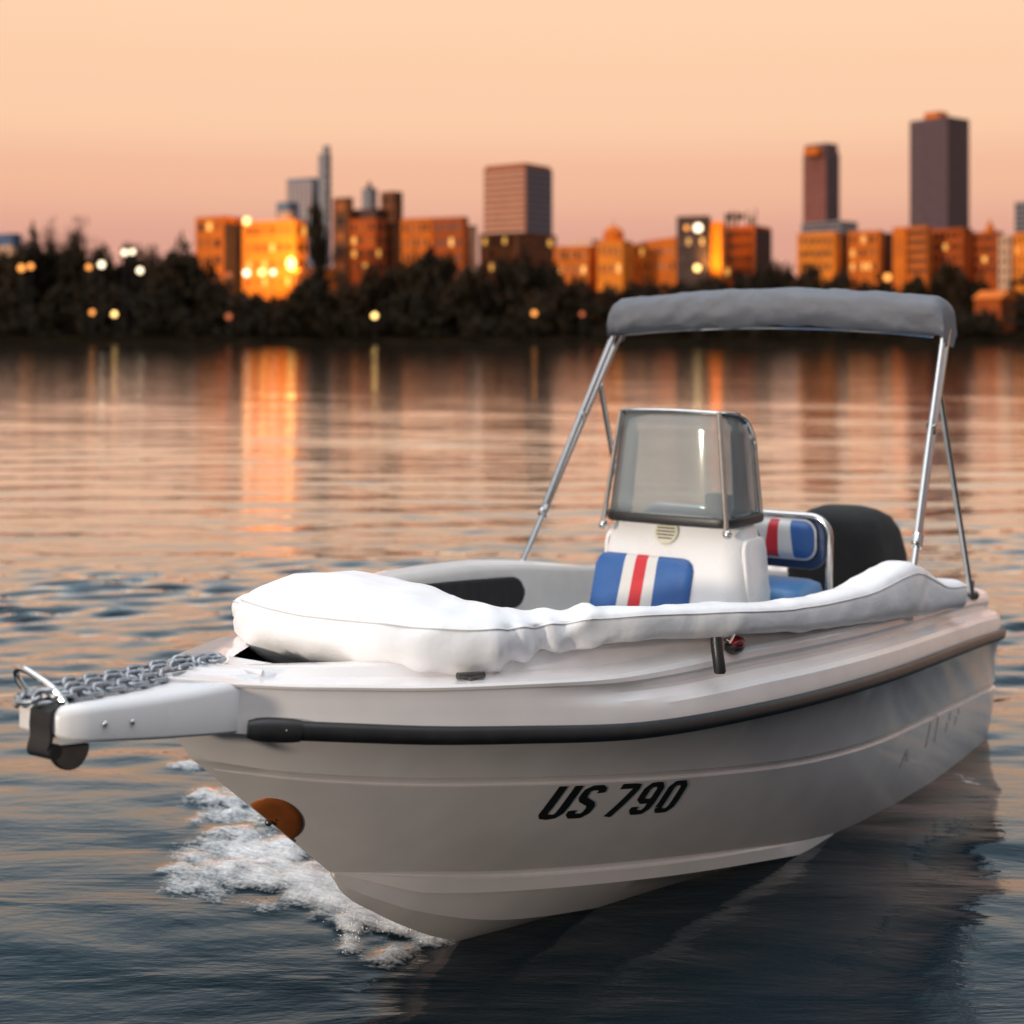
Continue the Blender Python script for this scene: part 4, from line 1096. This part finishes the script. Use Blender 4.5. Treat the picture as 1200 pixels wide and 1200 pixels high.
b = bldg('office_block', 'brown office block with stepped roofline left of the orange terrace', 'office building', NEAR)
i = block(b, 'left_stair_tower', 390, 408, 414, 233, 320, B['brown'], 36); windows(i, 'L', 5, 1, GLO, zmin=hz(320, 320))
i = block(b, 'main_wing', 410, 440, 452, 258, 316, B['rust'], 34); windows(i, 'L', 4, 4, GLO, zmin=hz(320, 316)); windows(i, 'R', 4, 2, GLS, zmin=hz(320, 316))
i = block(b, 'upper_floor', 411, 440, 452, 246, 320, B['dark'], 34, z0=hz(259, 320))
i = block(b, 'right_tower', 446, 462, 472, 226, 322, B['brown'], 34); windows(i, 'L', 6, 2, GLS, zmin=hz(320, 322)); windows(i, 'R', 6, 1, GLS, zmin=hz(320, 322))
b = bldg('turreted_tower', 'small grey pointed tower top seen over the brown office block', 'tower', FAR)
i = block(b, 'shaft', 424, 434, 442, 222, 620, B['grey'], 38)
m = MB(); c = i.P + i.dl * i.a / 2 + i.dr * i.b / 2
for r0, z0_, z1_ in ((2.6, i.zt, i.zt + 2.5),): m.add([(c.x + r0 * math.cos(R(90 * k + 45)), c.y + r0 * math.sin(R(90 * k + 45)), z0_) for k in range(4)] + [(c.x, c.y, z1_ + 2)], [(0, 1, 4), (1, 2, 4), (2, 3, 4), (3, 0, 4), (3, 2, 1, 0)])
m.build('pointed_roof', B['slate'], b, smooth=False)
b = bldg('brick_terrace', 'long orange brick terrace with a pale stair strip at its right end', 'terrace', NEAR)
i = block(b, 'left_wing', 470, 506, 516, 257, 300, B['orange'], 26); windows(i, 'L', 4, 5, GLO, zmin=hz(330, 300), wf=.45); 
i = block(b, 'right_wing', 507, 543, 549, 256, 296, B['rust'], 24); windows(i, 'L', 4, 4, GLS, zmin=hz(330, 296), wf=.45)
i = block(b, 'stair_strip', 548, 554, 559, 266, 300, B['pale'], 38)
b = bldg('brick_tower', 'square orange brick tower striped with window bands', 'tower', FAR)
i = block(b, 'shaft', 567, 616, 647, 196, 430, B['towerbrick'], 36); bands(i, 'L', 13, STR, zmin=hz(288, 430), frac=.38); bands(i, 'R', 1, B['towershade'], zmin=hz(288, 430), frac=1.0, name='shaded_side', margin=.0); bands(i, 'R', 13, STG, zmin=hz(288, 430), frac=.38, out=.12)  # right face: shade put into the grey of its panel and stripes
i = block(b, 'parapet', 569, 616, 645, 192.5, 431, B['towerbrick'], 36, z0=hz(197, 431))
b = bldg('flat_roofed_block', 'low brown flat-roofed block at the foot of the brick tower', 'building', NEAR)
i = block(b, 'wall', 562, 606, 652, 274, 308, B['brown'], 36); windows(i, 'L', 3, 5, GLO, zmin=hz(320, 308), wf=.4)
windows(i, 'R', 3, 4, GLS, zmin=hz(320, 308), wf=.4)
b = bldg('cream_roofed_houses', 'low orange houses under a cream flat roof right of the brick tower', 'houses', NEAR)
i = block(b, 'wall', 649, 690, 702, 290, 296, B['orange'], 28); windows(i, 'L', 2, 5, GLO, zmin=hz(325, 296)); i = block(b, 'roof', 668, 694, 706, 282, 298, B['cream'], 28, z0=hz(290.5, 298))
b = bldg('turret_house', 'small orange house with a round domed turret', 'house', NEAR)
i = block(b, 'wall', 700, 730, 742, 284, 292, B['bright'], 30); windows(i, 'L', 2, 4, GLO, zmin=hz(325, 292))
m = MB(); cx_, cy_ = at(719, 297), 297; zz = hz(285, 297); m.tube([(cx_, cy_, zz), (cx_, cy_, zz + 1.6)], 2.2, n=16); m.sphere((cx_, cy_, zz + 1.6), 2.2, 16, 10, sq=(1, 1, .95)); m.tube([(cx_, cy_, zz + 3.4), (cx_, cy_, zz + 4.8)], .12, n=6); m.build('turret', B['orange'], b, angle=50)
b = bldg('sloping_hall', 'long orange hall whose roof climbs towards the dark box building', 'hall', NEAR)
m = MB(); D = 300; x0, x1 = at(740, D), at(795, D); zb = GT(D) - 1
fr = [(x0, zb), (x1, zb), (x1, hz(277, D)), (at(762, D), hz(281, D)), (x0, hz(287, D))]
m.add([(a, D + (a - x1) * -.35, z) for a, z in fr] + [(a + 4, D + 14 + (a - x1) * -.35, z) for a, z in fr], [(0, 1, 2, 3, 4), (9, 8, 7, 6, 5), (0, 5, 6, 1), (1, 6, 7, 2), (2, 7, 8, 3), (3, 8, 9, 4), (4, 9, 5, 0)])
wl = m.build('wall', B['orange'], b, smooth=False)
ii = Info(); ii.P = Vector((x1, D, 0)); ii.dl = Vector((-1, .35, 0)).normalized(); ii.dr = Vector((.35, 1, 0)).normalized(); ii.a = (x1 - x0) * 1.06; ii.b = 5; ii.zb = zb; ii.zt = hz(286, D); ii.o = wl
windows(ii, 'L', 2, 7, GLO, zmin=hz(320, D), wf=.4)
b = bldg('dark_box_building', 'dark box building with two wall lamps and a yellow-lit strip', 'building', NEAR)
i = block(b, 'dark_wall', 793, 829, 833, 255, 286, B['dark'], 20); boxI = i; windows(i, 'L', 4, 4, GLS, zmin=hz(330, 286), wf=.4, hf=.4)
i = block(b, 'yellow_wall', 830, 845, 849, 262, 289, B['bright'], 22)
b = bldg('mast_block', 'brown block with masts on its roof right of the yellow strip', 'building', NEAR)
i = block(b, 'wall', 846, 884, 904, 266, 298, B['rust'], 32); windows(i, 'L', 4, 4, GLS, zmin=hz(325, 298)); windows(i, 'R', 4, 2, GLS, zmin=hz(325, 298))
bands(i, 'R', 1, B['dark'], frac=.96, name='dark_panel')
for um, vm, w_ in ((852, 250, .5), (858, 247, .35), (864, 248, .5), (878, 246, .3), (889, 243, .25), (884, 252, .6)):
    m = MB(); x = at(um, 303); m.box((x, 303 + (um - 852) * .1, (hz(vm, 303) + hz(268, 303)) / 2), (w_, w_, hz(vm, 303) - hz(268, 303))); 
    if um in (852, 864): m.box((x + .5, 303, hz(254, 303)), (1.8, 1.0, 1.3))
    m.build('roof_mast', B['dark'], i.o, smooth=False)
b = bldg('slim_tower', 'slim mauve tower with vertical stripes and a grey podium', 'tower', FAR)
i = block(b, 'shaft', 941, 968, 984, 180, 900, B['mauve'], 50); bands(i, 'L', 6, B['rust'], zmin=hz(262, 900), vertical=True, frac=.3, name='pale_fin'); bands(i, 'R', 4, GLT, zmin=hz(262, 900), vertical=True, frac=.4, name='dark_fin')
i2 = block(b, 'crown', 943, 968, 982, 168, 903, B['mauve'], 50, z0=hz(181, 903)); i3 = block(b, 'lit_corner', 942, 958, 964, 172, 897, B['orange'], 50, z0=hz(181, 897))
i = block(b, 'podium', 939, 985, 1005, 260, 860, B['grey'], 48); bands(i, 'L', 3, GLT, zmin=hz(275, 860))
b = bldg('long_flats', 'long orange flats with dark recesses below the slim tower', 'flats', NEAR)
i = block(b, 'left_wing', 934, 978, 986, 274, 296, B['bright'], 34); windows(i, 'L', 3, 5, GLS, zmin=hz(320, 296), wf=.5, hf=.6)
i = block(b, 'recess', 978, 992, 998, 276, 300, B['dark'], 40)
i = block(b, 'right_wing', 994, 1030, 1036, 272, 296, B['orange'], 36); windows(i, 'L', 3, 5, GLO, zmin=hz(320, 296), wf=.5)
i = block(b, 'dark_end', 1034, 1044, 1049, 275, 300, B['dark'], 42)
b = bldg('balconied_flats', 'orange flats with dark balcony rows in front of the big tower', 'flats', NEAR)
i = block(b, 'left_wing', 1046, 1062, 1066, 268, 292, B['orange'], 40)
i = block(b, 'balcony_wing', 1063, 1086, 1092, 267, 290, B['orange'], 40); bands(i, 'L', 5, GLS, zmin=hz(322, 290), frac=.45, name='balcony')
i = block(b, 'middle_wing', 1088, 1128, 1140, 269, 294, B['rust'], 42); windows(i, 'L', 4, 5, GLS, zmin=hz(322, 294)); 
i = block(b, 'right_wing', 1132, 1168, 1176, 273, 296, B['rust'], 42); windows(i, 'L', 4, 4, GLS, zmin=hz(322, 296), wf=.6)
b = bldg('tall_tower', 'tall broad mauve-grey tower with an orange rooftop box', 'tower', FAR)
i = block(b, 'shaft', 1066, 1110, 1136, 139, 820, B['mauve'], 52); bands(i, 'L', 34, GLT, zmin=hz(275, 820), frac=.45); bands(i, 'R', 34, GLT, zmin=hz(275, 820), frac=.45)
i = block(b, 'rooftop_box', 1083, 1100, 1111, 131, 830, B['orange'], 50, z0=hz(140, 830))
b = bldg('pale_slab', 'narrow pale slab of flats near the right end of the bank', 'flats', NEAR)
i = block(b, 'wall', 1170, 1184, 1188, 278, 286, B['pale'], 42); windows(i, 'L', 5, 2, GLS, zmin=hz(335, 286), wf=.4)
b = bldg('lit_flats', 'yellow-orange lit flats at the right end of the bank', 'flats', NEAR)
i = block(b, 'wall', 1188, 1214, 1222, 274, 284, B['bright'], 42); windows(i, 'L', 5, 4, GLO, zmin=hz(335, 284), wf=.4)
b = bldg('grey_tower', 'grey tower block cut off by the right end of the skyline', 'tower', FAR)
i = block(b, 'shaft', 1189, 1212, 1226, 237, 480, B['grey'], 44); bands(i, 'L', 8, GLT, zmin=hz(285, 480))
b = bldg('red_house', 'small red-orange house behind bushes near the water at the right', 'house', NEAR)
i = block(b, 'wall', 1142, 1172, 1190, 352, 228.5, B['rust'], 42); windows(i, 'L', 1, 3, GLO)
m = MB(); q = [i.P - (i.dl + i.dr) * .3, i.P + i.dr * (i.b + .3) - i.dl * .3, i.P + i.dr * (i.b + .3) + i.dl * (i.a + .3), i.P + i.dl * (i.a + .3) - i.dr * .3]; c1 = (q[0] + q[1]) / 2; c2 = (q[2] + q[3]) / 2
m.add([(p.x, p.y, i.zt + .35) for p in q] + [(c1.x, c1.y, i.zt + 1.7), (c2.x, c2.y, i.zt + 1.7)], [(0, 1, 4), (2, 3, 5), (1, 2, 5, 4), (3, 0, 4, 5), (3, 2, 1, 0)]); m.build('roof', B['orange'], b, smooth=False)
b = bldg('blue_roofed_house', 'house with a blue roof at the left end of the bank', 'house', NEAR)
i = block(b, 'wall', -30, 14, 24, 290, 262, B['pale'], 30); windows(i, 'L', 2, 4, GLO, zmin=hz(312, 262)); i = block(b, 'roof', -32, 15, 25, 276, 262, B['blue'], 30, z0=hz(289, 262))
b = bldg('orange_cottage', 'low orange house glowing just right of the floodlight', 'house', NEAR)
i = block(b, 'wall', 345, 378, 394, 316, 277, B['orange'], 30); windows(i, 'L', 1, 4, GLO, zmin=hz(326, 277))
b = bldg('church_spire', 'small orange spire rising behind the right end of the flats', 'spire', NEAR)
i = block(b, 'belfry', 1154, 1161, 1166, 268, 330, B['bright'], 44)
m = MB(); c = i.P + i.dl * i.a / 2 + i.dr * i.b / 2; m.add([(c.x + 1.1 * math.cos(R(90 * k + 45)), c.y + 1.1 * math.sin(R(90 * k + 45)), i.zt) for k in range(4)] + [(c.x, c.y, i.zt + 2.6)], [(0, 1, 4), (1, 2, 4), (2, 3, 4), (3, 0, 4), (3, 2, 1, 0)]); m.build('spire', B['orange'], b, smooth=False)

# ---- lamps
LAMPS = [(25, 314, 'lamp_orange', .50, 'brighter orange lamp of the pair at the left end of the bank'), (36, 312, 'lamp_orange', .42, 'orange lamp close right of a brighter one at the left end of the bank'),
 (104, 313, 'lamp_orange', .40, 'orange street lamp close left of a white lamp'), (119, 310, 'lamp_white', .46, 'white street lamp close right of an orange lamp'),
 (146, 296, 'lamp_white', .40, 'left lamp of the touching white pair high among the trees'), (155, 295, 'lamp_white', .36, 'right lamp of the touching white pair high among the trees'),
 (164, 317, 'lamp_white', .42, 'white street lamp below the touching white pair'), (108, 366, 'lamp_orange', .36, 'dimmer orange lamp of the two low by the water'), (134, 368, 'lamp_yellow', .38, 'brighter lamp of the two low by the water'),
 (268, 322, 'lamp_dim', .42, 'dim red lamp left of the white lamp at the apartment block'), (289, 320, 'lamp_white', .50, 'white street lamp at the foot of the apartment block'), (307, 319, 'lamp_yellow', .5, 'yellow lamp between the white lamp and the pale lamp at the apartment block'),
 (320, 319, 'lamp_white', .40, 'pale lamp just left of the blazing floodlight'), (439, 370, 'lamp_yellow', .42, 'yellow lamp low by the water under the brown office block'), (626, 367, 'lamp_orange', .38, 'orange lamp low by the water under the brick tower'),
 (268, 371, 'lamp_dim', .45, 'dim reddish lamp by the water left of the floodlight'), (682, 368, 'lamp_dim', .36, 'dim reddish lamp by the water left of the bimini'), (1040, 325, 'lamp_orange', .55, 'single orange lamp under the orange flats')]
for u, v, mt, r_, lab in LAMPS:
    D = 221.3 if v > 350 else 223.4
    x, z, g = at(u, D), hz(v, D), GT(D) - .3
    l = empty('street_lamp', (x, D, g)); tag(l, lab, 'street lamp', 'lamps along the far bank')
    m = MB(); m.tube([(0, .35, 0), (0, .35, (z - g) * .98), (0, .30, z - g + .25), (0, .05, z - g + .40)], [.10, .07, .06, .05], n=8); m.build('post', M['post'], l)
    m = MB(); m.sphere((0, 0, z - g), r_ * 1.1, 12, 8); m.build('lamp_globe', M[mt], l)
for u, v, D, mt, r_, lab in ((289, 259, 285.2, 'lamp_yellow', .75, 'yellow wall lamp near the roof of the orange apartment block'), (818, 267, 284.8, 'lamp_white', .85, 'large white wall lamp near the top of the dark box building'),
                            (805, 267, 287.5, 'lamp_orange', .50, 'small orange wall lamp left of the large white one'), (817, 314, 284.6, 'lamp_yellow', .68, 'yellow wall lamp low on the dark box building')):
    l = empty('wall_lamp', (at(u, D), D, hz(v, D))); tag(l, lab, 'wall lamp', 'lamps on the buildings')
    m = MB(); m.sphere((0, 0, 0), r_, 12, 8); m.build('lamp_globe', M[mt], l)
    m = MB(); m.tube([(0, .2, 0), (0, 4.0, .1)], .12, n=8); m.build('bracket', M['dark_steel'], l)
D = 276.0; l = empty('floodlight', (at(341, D), D, GT(D) - .3)); tag(l, 'blazing yellow floodlight at the foot of the orange apartment block', 'floodlight')
zf = hz(309, D) - GT(D) + .3
m = MB(); m.tube([(0, .6, 0), (0, .6, zf)], .12, n=8); m.build('post', M['post'], l)
m = MB(); m.sphere((0, 0, zf), .85, 14, 10, sq=(1, .8, 1.5)); m.build('lamp_head', M['flood'], l)
def spot(name, u, v, D, u2, v2, D2, P_, col, r_, ang):
    ld = bpy.data.lights.new(name, 'SPOT'); ld.energy = P_; ld.color = col; ld.shadow_soft_size = r_; ld.spot_size = R(ang); ld.spot_blend = .8
    o = bpy.data.objects.new(name, ld); COL.objects.link(o); a = Vector((at(u, D), D, hz(v, D))); b_ = Vector((at(u2, D2), D2, hz(v2, D2))); o.location = a
    o.rotation_euler = (b_ - a).to_track_quat('-Z', 'Y').to_euler(); return o
spot('floodlight_beam', 341, 312, 277.5, 333, 296, 288, 17000, (1, .60, .16), .5, 110)
spot('lamp_beam', 300, 318, 278, 298, 300, 288, 6000, (1, .58, .18), .5, 110)
spot('yellow_wall_beam', 838, 322, 281, 839, 292, 289, 15000, (1, .62, .15), .4, 70)

# ================================================================== SKY, SUN, CAMERA
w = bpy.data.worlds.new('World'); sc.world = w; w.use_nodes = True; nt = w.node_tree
for n in list(nt.nodes): nt.nodes.remove(n)
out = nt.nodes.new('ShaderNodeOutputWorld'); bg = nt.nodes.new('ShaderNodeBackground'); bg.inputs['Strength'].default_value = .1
SUN_DIR = Vector((-.66, -.74, .15)).normalized()
sky = nt.nodes.new('ShaderNodeTexSky'); sky.sky_type = 'NISHITA'; sky.sun_disc = False
sky.sun_elevation = math.asin(SUN_DIR.z); sky.sun_rotation = math.atan2(SUN_DIR.x, SUN_DIR.y); sky.air_density = 1.2; sky.dust_density = 2.5
tc = nt.nodes.new('ShaderNodeTexCoord'); sep = nt.nodes.new('ShaderNodeSeparateXYZ'); nt.links.new(tc.outputs['Generated'], sep.inputs[0])
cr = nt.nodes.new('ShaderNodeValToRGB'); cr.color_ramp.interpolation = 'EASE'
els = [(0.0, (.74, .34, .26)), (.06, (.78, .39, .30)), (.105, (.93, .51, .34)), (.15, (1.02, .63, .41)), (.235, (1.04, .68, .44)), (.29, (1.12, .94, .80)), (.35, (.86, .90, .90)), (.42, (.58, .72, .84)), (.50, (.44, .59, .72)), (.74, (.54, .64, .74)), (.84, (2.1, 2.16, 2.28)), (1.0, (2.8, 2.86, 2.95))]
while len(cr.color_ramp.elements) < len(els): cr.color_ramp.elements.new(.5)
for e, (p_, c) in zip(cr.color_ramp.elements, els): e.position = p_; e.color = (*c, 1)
nt.links.new(sep.outputs['Z'], cr.inputs['Fac'])
# the side away from the sunset is duller
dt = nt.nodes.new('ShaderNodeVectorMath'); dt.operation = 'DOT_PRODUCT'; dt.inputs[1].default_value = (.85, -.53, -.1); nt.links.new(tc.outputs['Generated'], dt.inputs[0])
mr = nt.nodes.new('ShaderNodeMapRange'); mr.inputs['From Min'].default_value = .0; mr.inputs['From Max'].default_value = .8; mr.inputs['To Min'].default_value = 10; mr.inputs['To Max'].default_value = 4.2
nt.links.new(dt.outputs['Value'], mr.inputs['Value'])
# behind the viewer the dusk is grey, not peach
mr2 = nt.nodes.new('ShaderNodeMapRange'); mr2.inputs['From Min'].default_value = .1; mr2.inputs['From Max'].default_value = -.35; nt.links.new(sep.outputs['Y'], mr2.inputs['Value'])
cr2 = nt.nodes.new('ShaderNodeValToRGB'); els2 = [(0.0, (.36, .30, .28)), (.25, (.62, .58, .58)), (.64, (.60, .66, .76)), (.82, (1.9, 1.95, 2.05)), (1.0, (2.7, 2.76, 2.85))]
while len(cr2.color_ramp.elements) < len(els2): cr2.color_ramp.elements.new(.5)
for e, (p_, c) in zip(cr2.color_ramp.elements, els2): e.position = p_; e.color = (*c, 1)
nt.links.new(sep.outputs['Z'], cr2.inputs['Fac'])
mg = nt.nodes.new('ShaderNodeMixRGB'); nt.links.new(mr2.outputs[0], mg.inputs['Fac']); nt.links.new(cr.outputs['Color'], mg.inputs[1]); nt.links.new(cr2.outputs['Color'], mg.inputs[2])
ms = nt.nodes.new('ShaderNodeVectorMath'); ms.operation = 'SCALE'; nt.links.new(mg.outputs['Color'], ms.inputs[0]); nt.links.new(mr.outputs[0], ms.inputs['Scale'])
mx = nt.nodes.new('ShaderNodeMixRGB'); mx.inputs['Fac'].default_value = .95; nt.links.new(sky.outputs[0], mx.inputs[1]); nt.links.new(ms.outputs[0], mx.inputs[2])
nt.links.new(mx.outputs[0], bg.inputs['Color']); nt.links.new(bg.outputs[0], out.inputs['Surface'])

sd = bpy.data.lights.new('sun', 'SUN'); sd.energy = 2.0; sd.angle = R(2.5); sd.color = (1, .86, .70)
so = bpy.data.objects.new('sun', sd); COL.objects.link(so); so.rotation_euler = (-SUN_DIR).to_track_quat('-Z', 'Y').to_euler()

cd = bpy.data.cameras.new('camera'); cam = bpy.data.objects.new('camera', cd); COL.objects.link(cam); sc.camera = cam
cam.location = (0, 0, EYE); cam.rotation_euler = (R(90), 0, 0)
cd.sensor_width = 36; cd.sensor_fit = 'HORIZONTAL'; cd.lens = 36 * F / 1200; cd.shift_y = -(600 - V0) / 1200
cd.clip_start = .1; cd.clip_end = 6000
cd.dof.use_dof = True; cd.dof.focus_distance = 3.9; cd.dof.aperture_fstop = cd.lens / 1000 / .0235
sc.view_settings.view_transform = 'Standard'; sc.view_settings.look = 'None'; sc.view_settings.exposure = 0; sc.view_settings.gamma = 1
sc.render.engine = 'CYCLES'; sc.cycles.use_denoising = True
try: sc.cycles.denoiser = 'OPENIMAGEDENOISE'
except Exception: pass
sc.cycles.max_bounces = 8; sc.cycles.transparent_max_bounces = 8; sc.cycles.caustics_reflective = False; sc.cycles.caustics_refractive = False
sc.cycles.sample_clamp_indirect = 8
